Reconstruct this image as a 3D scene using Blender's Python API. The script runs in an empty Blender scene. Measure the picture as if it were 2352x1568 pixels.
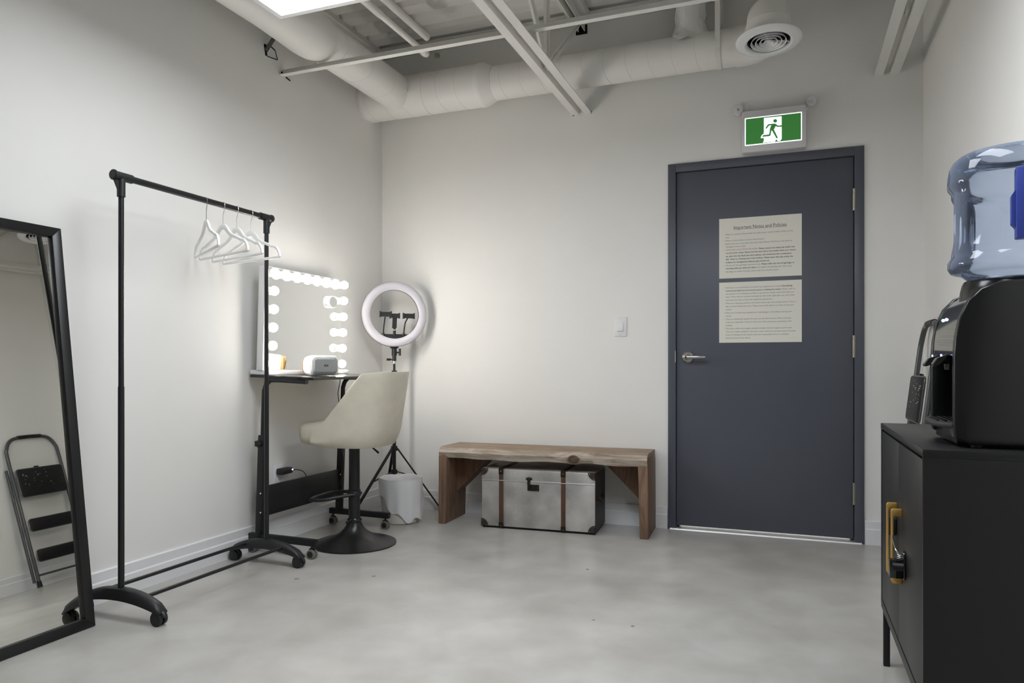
import bpy, bmesh, math, random
from mathutils import Vector, Matrix, Euler
random.seed(7)
SC = bpy.context.scene
COL = SC.collection

# ------------------------------------------------------------------ camera
cam_d = bpy.data.cameras.new('camera'); cam = bpy.data.objects.new('camera', cam_d); COL.objects.link(cam)
cam.location = (0, 0, .94); cam.rotation_euler = (math.radians(90), 0, math.radians(21.08))
cam_d.sensor_width = 36; cam_d.lens = 1650/2352*36; cam_d.shift_y = 54/2352; cam_d.clip_start = .02
SC.camera = cam
# ------------------------------------------------------------------ world and exposure
w = bpy.data.worlds.new('world'); SC.world = w; w.use_nodes = True
w.node_tree.nodes['Background'].inputs[0].default_value = (.8, .85, .9, 1)
w.node_tree.nodes['Background'].inputs[1].default_value = .05
SC.view_settings.view_transform = 'Standard'; SC.view_settings.look = 'None'
SC.view_settings.gamma = 1; SC.view_settings.use_curve_mapping = False
SC.view_settings.exposure = 0.0
PANEL_E = 11.6      # ceiling LED panel and the added fill panel
BULB_E = 112.0       # vanity bulbs
HALL_E = 30.0       # corridor lamp behind the door

# ------------------------------------------------------------------ helpers
def L(c):
    c = c/255.
    return c/12.92 if c <= .04045 else ((c+.055)/1.055)**2.4
def S(r, g, b): return (L(r), L(g), L(b), 1)

def mat(name, col, rough=.5, metal=0., emit=None, es=0., spec=.5, noise=0., nscale=40., bump=0., bscale=200., trans=0., ior=1.45, coat=0., rvar=0., stretch=None):
    m = bpy.data.materials.new(name); m.use_nodes = True
    nt = m.node_tree; b = nt.nodes['Principled BSDF']
    b.inputs['Base Color'].default_value = col; b.inputs['Roughness'].default_value = rough
    b.inputs['Metallic'].default_value = metal; b.inputs['Specular IOR Level'].default_value = spec
    b.inputs['Transmission Weight'].default_value = trans; b.inputs['IOR'].default_value = ior
    b.inputs['Coat Weight'].default_value = coat
    if emit:
        b.inputs['Emission Color'].default_value = emit; b.inputs['Emission Strength'].default_value = es
    tc = nt.nodes.new('ShaderNodeTexCoord')
    src = tc.outputs['Object']
    if stretch:
        mp = nt.nodes.new('ShaderNodeMapping'); mp.inputs['Scale'].default_value = stretch
        nt.links.new(src, mp.inputs[0]); src = mp.outputs[0]
    if noise or rvar:
        n = nt.nodes.new('ShaderNodeTexNoise'); n.inputs['Scale'].default_value = nscale; n.inputs['Detail'].default_value = 5
        nt.links.new(src, n.inputs['Vector'])
        if noise:
            r = nt.nodes.new('ShaderNodeValToRGB')
            c = Vector(col[:3])
            r.color_ramp.elements[0].position = .3; r.color_ramp.elements[1].position = .7
            r.color_ramp.elements[0].color = (*(c*(1-noise)), 1); r.color_ramp.elements[1].color = (*[min(1, x) for x in c*(1+noise)], 1)
            nt.links.new(n.outputs['Fac'], r.inputs[0]); nt.links.new(r.outputs[0], b.inputs['Base Color'])
        if rvar:
            mr = nt.nodes.new('ShaderNodeMapRange'); mr.inputs[3].default_value = max(0, rough-rvar); mr.inputs[4].default_value = rough+rvar
            nt.links.new(n.outputs['Fac'], mr.inputs[0]); nt.links.new(mr.outputs[0], b.inputs['Roughness'])
    if bump:
        n2 = nt.nodes.new('ShaderNodeTexNoise'); n2.inputs['Scale'].default_value = bscale; n2.inputs['Detail'].default_value = 3
        nt.links.new(src, n2.inputs['Vector'])
        bp = nt.nodes.new('ShaderNodeBump'); bp.inputs['Strength'].default_value = bump; bp.inputs['Distance'].default_value = .002
        nt.links.new(n2.outputs['Fac'], bp.inputs['Height']); nt.links.new(bp.outputs[0], b.inputs['Normal'])
    return m

WALL = (.83, .817, .787, 1)
m_wall = mat('wall_paint', WALL, .6, noise=.012, nscale=3, bump=.03, bscale=350, spec=.3)
m_deck = mat('painted_steel', (.76, .745, .71, 1), .5, noise=.02, nscale=6)
m_duct = mat('painted_duct', (.80, .785, .75, 1), .42, noise=.015, nscale=8)
m_trim = mat('trim_paint', (.78, .78, .79, 1), .35)
m_white = mat('white_plastic', (.80, .80, .80, 1), .35)
m_signw = mat('sign_housing_plastic', (.72, .71, .73, 1), .4)
m_black = mat('black_metal', S(30, 30, 31), .38)
m_blackp = mat('black_plastic', S(34, 34, 36), .45)
m_blackm = mat('black_satin', S(28, 28, 29), .3)
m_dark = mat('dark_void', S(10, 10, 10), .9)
m_glossb = mat('gloss_black', S(20, 20, 21), .07, coat=.5)
m_sideb = mat('satin_black_side', S(22, 23, 23), .2)
m_cab = mat('cabinet_black', S(26, 26, 27), .42, noise=.04, nscale=300)
m_gold = mat('brushed_gold', S(216, 174, 96), .35, metal=.6)
m_chrome = mat('chrome', (.75, .75, .76, 1), .15, metal=1)
m_nickel = mat('satin_nickel', (.62, .61, .60, 1), .28, metal=1)
m_hinge = mat('hinge_steel', S(165, 160, 148), .4, metal=.8)
m_door = mat('door_paint', S(82, 85, 95), .38, noise=.02, nscale=4)
m_paper = mat('paper', S(230, 227, 216), .7)
m_ink = mat('ink', S(40, 39, 38), .8)
m_inkg = mat('ink_grey', S(78, 76, 73), .8)
m_inkr = mat('ink_red', S(172, 88, 76), .8)
m_mirror = mat('mirror_glass', (.80, .80, .76, 1), .01, metal=1)
m_mirror2 = mat('vanity_mirror_glass', (.88, .89, .88, 1), .01, metal=1)
m_bulb = mat('lit_bulb', (1, 1, 1, 1), .3, emit=(1, .955, .89, 1), es=BULB_E)
m_panel = mat('led_panel_diffuser', (1, 1, 1, 1), .4, emit=(.90, .945, 1, 1), es=PANEL_E)
m_hall = mat('corridor_lamp_lens', (1, 1, 1, 1), .4, emit=(1, 1, 1, 1), es=HALL_E)
m_leather = mat('cream_leather', S(210, 203, 185), .42, noise=.05, nscale=14, bump=.08, bscale=160)
m_bag = mat('bin_liner', (.80, .80, .81, 1), .4, bump=.6, bscale=30)
m_bin = mat('bin_plastic', S(214, 211, 203), .45)
m_leadstrap = mat('brown_leather', S(84, 58, 42), .5, noise=.15, nscale=30)
m_darklea = mat('dark_leather', S(52, 44, 40), .5)
m_bronze = mat('dark_bronze', S(48, 42, 38), .4, metal=.6)
m_brass = mat('brass_stud', S(190, 160, 90), .3, metal=1)
m_tin = mat('aged_tin', S(192, 190, 187), .40, metal=.6, noise=.34, nscale=6, bump=.12, bscale=26, rvar=.1)
m_fabric = mat('grey_fabric', S(150, 153, 152), .9, noise=.12, nscale=420, bump=.4, bscale=500)
m_bamboo = mat('bamboo', S(212, 170, 110), .45, noise=.08, nscale=30, stretch=(1, 1, 8))
m_speaker = mat('speaker_white', (.84, .84, .83, 1), .35)
m_ringw = mat('ring_diffuser', (.66, .64, .69, 1), .35)
m_velvet = mat('white_velvet', (.93, .93, .92, 1), .6)
m_ladder = mat('ladder_grey', S(92, 94, 95), .3, metal=.5)
m_tread = mat('ladder_tread', S(26, 26, 27), .5, bump=.3, bscale=120)
m_paintdrop = mat('paint_drops', S(200, 200, 195), .5)
m_alu = mat('aluminium', (.72, .72, .72, 1), .35, metal=.7)
m_green_led = mat('green_led', S(60, 255, 120), .3, emit=(.15, 1, .3, 1), es=18)
m_blue_led = mat('blue_led', S(120, 120, 255), .3, emit=(.35, .3, 1, 1), es=18)
m_scr = mat('tap_display', S(150, 180, 255), .3, emit=(.4, .6, 1, 1), es=2)
m_exitg = mat('exit_green', S(50, 112, 52), .4, emit=S(60, 128, 60), es=.5)
m_exitw = mat('exit_white', (.9, .95, .95, 1), .4, emit=(.95, 1, 1, 1), es=1.15)
m_handleb = mat('blue_handle_plastic', S(58, 72, 152), .3)
m_wrap = mat('plastic_wrap', (.8, .8, .77, 1), .18, bump=.9, bscale=22)
m_rust = mat('rust_end', S(84, 60, 40), .8)

def wood(name, c0, c1, st):
    m = bpy.data.materials.new(name); m.use_nodes = True; nt = m.node_tree; b = nt.nodes['Principled BSDF']
    tc = nt.nodes.new('ShaderNodeTexCoord'); mp = nt.nodes.new('ShaderNodeMapping'); mp.inputs['Scale'].default_value = st
    nt.links.new(tc.outputs['Object'], mp.inputs[0])
    n = nt.nodes.new('ShaderNodeTexNoise'); n.inputs['Scale'].default_value = 3.2; n.inputs['Detail'].default_value = 8; n.inputs['Roughness'].default_value = .65; n.inputs['Distortion'].default_value = 1.2
    nt.links.new(mp.outputs[0], n.inputs['Vector'])
    r = nt.nodes.new('ShaderNodeValToRGB'); e = r.color_ramp.elements
    e[0].position = .3; e[0].color = c0; e[1].position = .72; e[1].color = c1
    nt.links.new(n.outputs['Fac'], r.inputs[0]); nt.links.new(r.outputs[0], b.inputs['Base Color'])
    bp = nt.nodes.new('ShaderNodeBump'); bp.inputs['Strength'].default_value = .35; bp.inputs['Distance'].default_value = .003
    nt.links.new(n.outputs['Fac'], bp.inputs['Height']); nt.links.new(bp.outputs[0], b.inputs['Normal'])
    b.inputs['Roughness'].default_value = .55
    return m
m_wood = wood('reclaimed_wood', S(110, 88, 70), S(172, 150, 128), (1.2, 9, 9))
m_woodv = wood('reclaimed_wood_leg', S(92, 68, 52), S(146, 118, 96), (9, 9, 1.2))
m_woodd = wood('brace_wood', S(80, 56, 42), S(126, 92, 70), (9, 4, 1.5))
m_woodw = wood('weathered_front_edge', S(122, 104, 88), S(200, 188, 174), (1.4, 9, 9))
m_knot = mat('wood_knot', S(84, 66, 52), .6, noise=.2, nscale=60)

def concrete():
    m = bpy.data.materials.new('polished_concrete'); m.use_nodes = True; nt = m.node_tree; b = nt.nodes['Principled BSDF']
    tc = nt.nodes.new('ShaderNodeTexCoord')
    def nz(sc, det, dist=0.):
        n = nt.nodes.new('ShaderNodeTexNoise'); n.inputs['Scale'].default_value = sc; n.inputs['Detail'].default_value = det; n.inputs['Distortion'].default_value = dist
        nt.links.new(tc.outputs['Object'], n.inputs['Vector']); return n
    a, c = nz(1.5, 4, .4), nz(5.5, 5, .3)
    mx = nt.nodes.new('ShaderNodeMath'); mx.operation = 'MULTIPLY_ADD'; mx.inputs[1].default_value = .45
    m0 = nt.nodes.new('ShaderNodeMath'); m0.operation = 'MULTIPLY'; m0.inputs[1].default_value = .55
    nt.links.new(a.outputs[0], m0.inputs[0]); nt.links.new(c.outputs[0], mx.inputs[0]); nt.links.new(m0.outputs[0], mx.inputs[2])
    fm_ = nt.nodes.new('ShaderNodeMapRange'); fm_.inputs[1].default_value = .34; fm_.inputs[2].default_value = .66
    nt.links.new(mx.outputs[0], fm_.inputs[0])
    r = nt.nodes.new('ShaderNodeMixRGB'); r.inputs[1].default_value = (.375, .36, .328, 1); r.inputs[2].default_value = (.555, .543, .515, 1)
    nt.links.new(fm_.outputs[0], r.inputs[0]); nt.links.new(r.outputs[0], b.inputs['Base Color'])
    mr = nt.nodes.new('ShaderNodeMapRange'); mr.inputs[1].default_value = .3; mr.inputs[2].default_value = .7; mr.inputs[3].default_value = .278; mr.inputs[4].default_value = .31
    nt.links.new(mx.outputs[0], mr.inputs[0]); nt.links.new(mr.outputs[0], b.inputs['Roughness'])
    f = nz(140, 3); bp = nt.nodes.new('ShaderNodeBump'); bp.inputs['Strength'].default_value = .03; bp.inputs['Distance'].default_value = .001
    nt.links.new(f.outputs['Fac'], bp.inputs['Height']); nt.links.new(bp.outputs[0], b.inputs['Normal'])
    b.inputs['Specular IOR Level'].default_value = .5
    return m
m_floor = concrete()

def bottle_mat():
    m = bpy.data.materials.new('blue_bottle_plastic'); m.use_nodes = True; nt = m.node_tree
    nt.nodes.remove(nt.nodes['Principled BSDF'])
    out = nt.nodes['Material Output']
    tr = nt.nodes.new('ShaderNodeBsdfTransparent'); tr.inputs[0].default_value = (.80, .865, .965, 1)
    df = nt.nodes.new('ShaderNodeBsdfDiffuse'); df.inputs[0].default_value = (.52, .63, .88, 1)
    tl = nt.nodes.new('ShaderNodeBsdfTranslucent'); tl.inputs[0].default_value = (.52, .63, .88, 1)
    gl = nt.nodes.new('ShaderNodeBsdfGlossy'); gl.inputs[1].default_value = .06
    m0 = nt.nodes.new('ShaderNodeMixShader'); m0.inputs[0].default_value = .5
    nt.links.new(df.outputs[0], m0.inputs[1]); nt.links.new(tl.outputs[0], m0.inputs[2])
    lw = nt.nodes.new('ShaderNodeLayerWeight'); lw.inputs[0].default_value = .35
    mr = nt.nodes.new('ShaderNodeMapRange'); mr.inputs[3].default_value = .07; mr.inputs[4].default_value = .55
    nt.links.new(lw.outputs['Facing'], mr.inputs[0])
    m1 = nt.nodes.new('ShaderNodeMixShader'); nt.links.new(mr.outputs[0], m1.inputs[0])
    nt.links.new(tr.outputs[0], m1.inputs[1]); nt.links.new(m0.outputs[0], m1.inputs[2])
    fr = nt.nodes.new('ShaderNodeFresnel'); fr.inputs[0].default_value = 1.5
    m2 = nt.nodes.new('ShaderNodeMixShader'); nt.links.new(fr.outputs[0], m2.inputs[0])
    nt.links.new(m1.outputs[0], m2.inputs[1]); nt.links.new(gl.outputs[0], m2.inputs[2])
    nt.links.new(m2.outputs[0], out.inputs[0])
    return m
m_bottle = bottle_mat()

def bulb_nodes(m):
    # a frosted LED globe throws its light forwards, away from its base
    nt = m.node_tree; b = nt.nodes['Principled BSDF']
    tc = nt.nodes.new('ShaderNodeTexCoord'); sx = nt.nodes.new('ShaderNodeSeparateXYZ'); nt.links.new(tc.outputs['Object'], sx.inputs[0])
    mr = nt.nodes.new('ShaderNodeMapRange'); mr.inputs[1].default_value = -.008; mr.inputs[2].default_value = .018; mr.inputs[3].default_value = 3.0; mr.inputs[4].default_value = BULB_E
    nt.links.new(sx.outputs[0], mr.inputs[0]); nt.links.new(mr.outputs[0], b.inputs['Emission Strength'])
bulb_nodes(m_bulb)

class MB:
    def __init__(s): s.v = []; s.f = []
    def add(s, vs, fs):
        k = len(s.v); s.v += [Vector(p) for p in vs]; s.f += [[i+k for i in q] for q in fs]; return s
    def box(s, x0, x1, y0, y1, z0, z1, M=None):
        vs = [Vector((x, y, z)) for z in (z0, z1) for y in (y0, y1) for x in (x0, x1)]
        if M: vs = [M @ p for p in vs]
        return s.add(vs, [(0, 2, 3, 1), (4, 5, 7, 6), (0, 1, 5, 4), (2, 6, 7, 3), (0, 4, 6, 2), (1, 3, 7, 5)])
    def bar(s, p0, p1, w, h, up=(0, 0, 1)):
        p0, p1 = Vector(p0), Vector(p1); d = (p1-p0).normalized(); u = Vector(up)
        sd = d.cross(u)
        if sd.length < 1e-4: sd = d.cross(Vector((1, 0, 0)))
        sd.normalize(); u = sd.cross(d)
        vs = [p + sd*a*w/2 + u*b*h/2 for p in (p0, p1) for a, b in ((-1, -1), (1, -1), (1, 1), (-1, 1))]
        return s.add(vs, [(0, 1, 2, 3), (7, 6, 5, 4), (0, 4, 5, 1), (1, 5, 6, 2), (2, 6, 7, 3), (3, 7, 4, 0)])
    def tube(s, path, r, n=12, closed=False, caps=True):
        P = [Vector(p) for p in path]; m = len(P)
        R = r if isinstance(r, (list, tuple)) else [r]*m
        T = []
        for i in range(m):
            if closed: d = P[(i+1) % m]-P[i-1]
            else: d = P[min(i+1, m-1)]-P[max(i-1, 0)]
            T.append(d.normalized())
        a = Vector((0, 0, 1))
        if abs(T[0].z) > .9: a = Vector((1, 0, 0))
        nrm = (a - T[0]*a.dot(T[0])).normalized()
        vs = []
        for i in range(m):
            nrm = (nrm - T[i]*nrm.dot(T[i])).normalized(); bn = T[i].cross(nrm)
            for k in range(n):
                t = 2*math.pi*k/n; vs.append(P[i] + (nrm*math.cos(t)+bn*math.sin(t))*R[i])
        fs = []
        for i in range(m if closed else m-1):
            j = (i+1) % m
            for k in range(n):
                fs.append((i*n+k, i*n+(k+1) % n, j*n+(k+1) % n, j*n+k))
        if caps and not closed:
            fs.append(tuple(range(n-1, -1, -1))); fs.append(tuple((m-1)*n+k for k in range(n)))
        return s.add(vs, fs)
    def cyl(s, p0, p1, r, r1=None, n=24): return s.tube([p0, p1], [r, r if r1 is None else r1], n)
    def lathe(s, prof, c=(0, 0, 0), M=None, n=32, caps=True):
        c = Vector(c); vs = []; m = len(prof)
        for (r, z) in prof:
            for k in range(n):
                t = 2*math.pi*k/n; p = Vector((r*math.cos(t), r*math.sin(t), z))
                vs.append((M @ p if M else p)+c)
        fs = [(i*n+k, i*n+(k+1) % n, (i+1)*n+(k+1) % n, (i+1)*n+k) for i in range(m-1) for k in range(n)]
        if caps: fs += [tuple(range(n-1, -1, -1)), tuple((m-1)*n+k for k in range(n))]
        return s.add(vs, fs)
    def prism(s, pts, ext):
        P = [Vector(p) for p in pts]; e = Vector(ext); n = len(P)
        return s.add(P+[p+e for p in P], [tuple(range(n-1, -1, -1)), tuple(range(n, 2*n))] + [(i, (i+1) % n, n+(i+1) % n, n+i) for i in range(n)])
    def sphere(s, c, r, n=16, sq=(1, 1, 1)):
        prof = [(max(1e-4, r*math.sin(math.pi*i/(n//2))), -r*math.cos(math.pi*i/(n//2))) for i in range(n//2+1)]
        return s.lathe(prof, c, Matrix.Diagonal(Vector(sq)), n)
    def mesh(s, name, bevel=0., seg=2, ang=35, fix=True):
        me = bpy.data.meshes.new(name); me.from_pydata([tuple(p) for p in s.v], [], s.f)
        bm = bmesh.new(); bm.from_mesh(me)
        if fix: bmesh.ops.recalc_face_normals(bm, faces=bm.faces)
        if bevel:
            es = [e for e in bm.edges if len(e.link_faces) == 2 and e.calc_face_angle(0) > math.radians(30)]
            bmesh.ops.bevel(bm, geom=es, offset=bevel, segments=seg, affect='EDGES', profile=.5, clamp_overlap=True)
        bm.to_mesh(me); bm.free()
        me.shade_smooth(); me.set_sharp_from_angle(angle=math.radians(ang))
        return me
FR = {}
def obj(name, mb, m, parent=None, bevel=0., local=False, ang=35, seg=2, label=None, cat=None, group=None, kind=None, loc=None, fix=True):
    if isinstance(mb, MB):
        if parent is not None and not local:
            inv = FR.get(parent.name, Matrix()).inverted(); mb.v = [inv @ p for p in mb.v]
        me = mb.mesh(name, bevel, seg, ang, fix)
    else: me = mb
    if m and not me.materials: me.materials.append(m)
    o = bpy.data.objects.new(name, me); COL.objects.link(o)
    if parent is not None:
        o.parent = parent; FR[o.name] = FR.get(parent.name, Matrix())
    else: FR[o.name] = Matrix()
    if loc: o.location = loc
    tag(o, label, cat, group, kind); return o
def tag(o, label=None, cat=None, group=None, kind=None):
    if label: o['label'] = label
    if cat: o['category'] = cat
    if group: o['group'] = group
    if kind: o['kind'] = kind
    return o
def thing(name, label, cat, loc=(0, 0, 0), rotz=0., group=None, kind=None):
    o = bpy.data.objects.new(name, None); COL.objects.link(o); o.location = loc; o.rotation_euler = (0, 0, rotz); o.empty_display_size = .05
    FR[o.name] = Matrix.Translation(Vector(loc)) @ Matrix.Rotation(rotz, 4, 'Z')
    return tag(o, label, cat, group, kind)
def dup(root, loc, rotz, label=None):
    r = root.copy(); COL.objects.link(r); r.location = loc; r.rotation_euler = (0, 0, rotz)
    if label: r['label'] = label
    for ch in list(root.children):
        c = ch.copy(); COL.objects.link(c); c.parent = r
        for g in list(ch.children):
            d = g.copy(); COL.objects.link(d); d.parent = c
    return r
def arc(c, r, a0, a1, n, ax=0, ay=2):
    out = []
    for i in range(n+1):
        t = math.radians(a0+(a1-a0)*i/n); p = list(c); p[ax] += r*math.cos(t); p[ay] += r*math.sin(t); out.append(tuple(p))
    return out
def rrect(x0, x1, y0, y1, r, n=5):
    out = []
    for cx, cy, a in ((x1-r, y1-r, 0), (x0+r, y1-r, 90), (x0+r, y0+r, 180), (x1-r, y0+r, 270)):
        for i in range(n+1):
            t = math.radians(a+90*i/n); out.append((cx+r*math.cos(t), cy+r*math.sin(t)))
    return out

XL, XR, YB, YF, ZC = -2.55, .643, 4.19, -3.2, 3.04
# ================================================================== room shell
fl = obj('floor', MB().box(XL-.1, XR+.1, YF-.1, YB+.115, -.1, 0), m_floor, kind='structure')
for i, (x, y, rx, ry) in enumerate([(-2.02, 2.607, .011, .013), (-1.725, 2.763, .009, .011), (-.865, 3.21, .008, .010), (-.525, 2.57, .007, .010), (-.672, 2.58, .007, .007), (-.372, 2.10, .009, .006)]):
    obj('floor_chip', MB().lathe([(1e-4, .0003), (.6, .0008), (1, .0002)], (x, y, 0), Matrix.Diagonal(Vector((rx, ry, 1))), 14), mat('chip', S(140, 136, 122), .7) if i == 0 else bpy.data.materials['chip'], fl)
obj('wall_left', MB().box(XL-.1, XL, YF-.1, YB+.1, 0, ZC+.1), m_wall, kind='structure')
wl = bpy.data.objects['wall_left']
DX0, DX1, DZ = -.649, .369, 2.092
wb = MB(); wb.box(XL, DX0+.02, YB, YB+.1, 0, ZC+.1); wb.box(DX1-.02, XR, YB, YB+.1, 0, ZC+.1); wb.box(DX0+.02, DX1-.02, YB, YB+.1, DZ-.02, ZC+.1)
wbk = obj('wall_back', wb, m_wall, kind='structure')
obj('wall_right', MB().box(XR, XR+.1, YF-.1, YB+.1, 0, ZC+.1), m_wall, kind='structure')
obj('wall_front', MB().box(XL, XR, YF-.1, YF, 0, ZC+.1), m_wall, kind='structure')
# corridor behind the door
hall = MB(); hall.box(-1.6, 1.4, 5.5, 5.55, 0, 2.6); hall.box(-1.6, -1.55, YB+.1, 5.5, 0, 2.6); hall.box(1.35, 1.4, YB+.1, 5.5, 0, 2.6)
obj('wall_corridor', hall, m_wall, kind='structure')
obj('ceiling_corridor', MB().box(-1.6, 1.4, YB+.1, 5.55, 2.6, 2.65), m_wall, kind='structure')
obj('floor_corridor', MB().box(-1.6, 1.4, YB+.115, 5.55, -.1, 0), mat('corridor_floor', (.62, .61, .60, 1), .4), kind='structure')
hl = thing('corridor_light', 'flat ceiling lamp in the corridor beyond the grey door', 'light', (-.14, 4.8, 2.58))
obj('frame', MB().box(-.46, .18, 4.48, 5.12, 2.57, 2.6), m_white, hl); obj('diffuser', MB().box(-.44, .16, 4.5, 5.1, 2.562, 2.57), m_hall, hl)

# corrugated steel deck (ribs run along X)
prof = []; y = YF-.1; D = .038
while y < YB+.1:
    prof += [(y, ZC), (y+.089, ZC), (y+.108, ZC+D), (y+.134, ZC+D)]; y += .1524
dk = MB(); n = len(prof)
vs = [(x, a, b) for x in (XL-.1, XR+.1) for a, b in prof]
dk.add(vs, [(i, i+1, n+i+1, n+i) for i in range(n-1)])
vs2 = [(x, a, b+.003) for x in (XL-.1, XR+.1) for a, b in prof]; dk.add(vs2, [(i+1, i, n+i, n+i+1) for i in range(n-1)])
obj('ceiling', dk, m_deck, kind='structure', ang=20, fix=False)
obj('ceiling_backing', MB().box(XL-.1, XR+.1, YF-.1, YB+.1, ZC+.06, ZC+.1), m_deck, kind='structure')
obj('trim_1', MB().box(XL, XR, YB-.05, YB, ZC-.006, ZC).box(XL, XR, YB-.006, YB, ZC-.055, ZC), m_deck, kind='structure')
obj('trim_2', MB().box(XL, XL+.012, YF, YB, ZC-.03, ZC), m_deck, kind='structure')

# baseboards with a stepped profile
def base_prof(t1=.016, t2=.011): return [(0, 0), (t1, 0), (t1, .078), (t2, .084), (t2, .121), (t2-.004, .125), (0, .125)]
obj('baseboard_left', MB().prism([(XL+a, YF, b) for a, b in base_prof()], (0, YB-YF, 0)), m_trim, kind='structure')
obj('baseboard_right', MB().prism([(XR-a, YF, b) for a, b in base_prof()], (0, YB-YF, 0)), m_trim, kind='structure')
bb = MB().prism([(XL+.016, YB-a, b) for a, b in base_prof()], (DX0-XL-.019, 0, 0)); bb.prism([(DX1+.003, YB-a, b) for a, b in base_prof()], (XR-.016-DX1-.003, 0, 0))
obj('baseboard_back', bb, m_trim, kind='structure')

# ragged cut-outs in the left wall beside the brace and the bridging bar
q = MB()
for p0, p1, wd in [((3.028, 2.607), (3.06, 2.60), .012), ((3.032, 2.612), (3.042, 2.556), .016), ((3.06, 2.622), (3.108, 2.612), .007), ((3.110, 2.614), (3.13, 2.57), .004), ((3.048, 2.556), (3.128, 2.568), .004), ((3.16, 2.515), (3.185, 2.508), .014), ((3.20, 2.502), (3.235, 2.496), .007)]:
    q.bar((XL+.0012, *p0), (XL+.0012, *p1), wd, .002, up=(1, 0, 0))
obj('drywall_gap', q, m_dark, wl)
obj('brace_strap', MB().bar((XL-.01, 3.04, 2.57), (XL+.16, 3.04, 2.76), .025, .004), mat('strap_steel', S(70, 70, 66), .5), None, label='thin dark steel brace strap poking out of a hole in the left wall', cat='brace')

# ================================================================== door
dr = thing('door_1', 'dark grey steel door with frame, lever handle and three hinges', None, (-.14, YB, 0), kind='structure')
fr = MB(); f0, f1 = YB-.012, YB+.11
fr.box(DX0, -.605, f0, f1, 0, DZ); fr.box(.322, DX1, f0, f1, 0, DZ); fr.box(-.605, .322, f0, f1, 2.044, DZ)
frm = obj('door_frame', fr, m_door, dr, bevel=.0015)
st = MB(); st.box(-.608, -.59, YB+.052, f1, 0, 2.05); st.box(.306, .324, YB+.052, f1, 0, 2.05); st.box(-.6, .32, YB+.052, f1, 2.03, 2.05)
obj('door_stop', st, m_door, frm)
obj('door_leaf', MB().box(-.602, .3185, YB+.001, YB+.047, .022, 2.0405), m_door, dr, bevel=.001)
obj('threshold', MB().prism([(DX0+.012, YB-.025, 0), (DX0+.012, YB-.02, .007), (DX0+.012, YB+.03, .010), (DX0+.012, YB+.1, .010), (DX0+.012, YB+.105, 0)], (DX1-DX0-.024, 0, 0)), m_alu, dr)
for z0, z1 in ((1.754, 1.869), (.979, 1.096), (.204, .319)):
    h = MB(); dz = (z1-z0)
    h.cyl((.3205, YB-.008, z0), (.3205, YB-.008, z0+dz*.2), .0085, n=16); h.cyl((.3205, YB-.008, z0+dz*.215), (.3205, YB-.008, z1-dz*.215), .0085, n=16); h.cyl((.3205, YB-.008, z1-dz*.2), (.3205, YB-.008, z1), .0085, n=16)
    h.cyl((.3205, YB-.008, z0+.004), (.3205, YB-.008, z1-.004), .006, n=10)
    obj('hinge', h, m_hinge, dr)
obj('strike_plate', MB().box(-.609, -.6055, f0-.001, YB+.02, .955, 1.022), m_alu, dr)
hd = MB(); Ry = Matrix.Rotation(math.radians(90), 3, 'X')   # z axis -> -Y
hd.lathe([(.034, 0), (.034, .005), (.031, .010), (.020, .016), (.015, .020), (.0135, .045)], (-.54, YB+.001, .985), Ry, 36)
hnd = obj('door_handle', hd, m_nickel, dr)
lv = MB(); yv = YB-.055
lv.tube([(-.554, yv, .984), (-.55, yv-.002, .984), (-.535, yv-.004, .985), (-.51, yv-.004, .985), (-.475, yv+.002, .985), (-.444, yv+.008, .984), (-.437, yv+.010, .984)], [.006, .0105, .0115, .0105, .0095, .0085, .0055], 16)
obj('lever', lv, m_nickel, hnd)
obj('keyhole', MB().cyl((-.541, yv-.004, .984), (-.541, yv-.0165, .984), .0055, n=16), mat('lock_core', S(90, 88, 84), .3, metal=1), hnd)

# ------------------------------------------------------------------ printed notices (text = font curves turned into meshes)
JOBS = []
def text_job(s, x0, x1, zc, hgt, key, bold=False): JOBS.append((s, x0, x1, zc, hgt, key, bold))
PX0, PW = -.366, .431
def ux(x): return PX0 + (x-105)/900*PW
def page(lines, yt, yb, zt, zb, key):
    for y, segs in lines:
        z = zt-(y-yt)/(yb-yt)*(zt-zb)
        for s, a, b, k in segs: text_job(s, ux(a), ux(b), z, .0098, key+k, k == 'b')
P1 = [(327, [('Please no outdoor shoes inside the studio space. Leave outdoor shoes on the', 180, 910, 'n')]), (360, [('mat.', 180, 218, 'n')]),
 (395, [('Please no food, drinks or pets on the furniture.', 180, 608, 'n')]), (430, [('Bathrooms are to the left at the end of the hallway. Feel free to use these as', 180, 902, 'n')]),
 (462, [('changing rooms as well.', 180, 400, 'n')]), (497, [('THE DOOR LOCKS FROM THE INSIDE.', 180, 537, 'r'), ('Please ensure you keep the studio key', 546, 933, 'b')]),
 (530, [('on you at ALL times. Please lock the door (from the inside) when your time is', 180, 942, 'b')]), (565, [('up, place the key back into the lockbox, and randomise the combination', 180, 897, 'b')]),
 (598, [('dial. There is a backup key in the lockbox. Please leave that key inside the', 180, 912, 'b')]), (632, [('lockbox for emergencies shall you get locked out.', 180, 665, 'b')]),
 (665, [('We do not have garbage removal on site.', 180, 568, 'n'), ('Please take any and all garbage or', 576, 930, 'b')]),
 (698, [('recycling with you when you leave', 180, 514, 'b'), ('and replace the garbage bin with a new', 521, 903, 'n')]), (733, [('bag. Bags are inside the silver chest under the wooden bench.', 180, 760, 'n')])]
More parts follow.
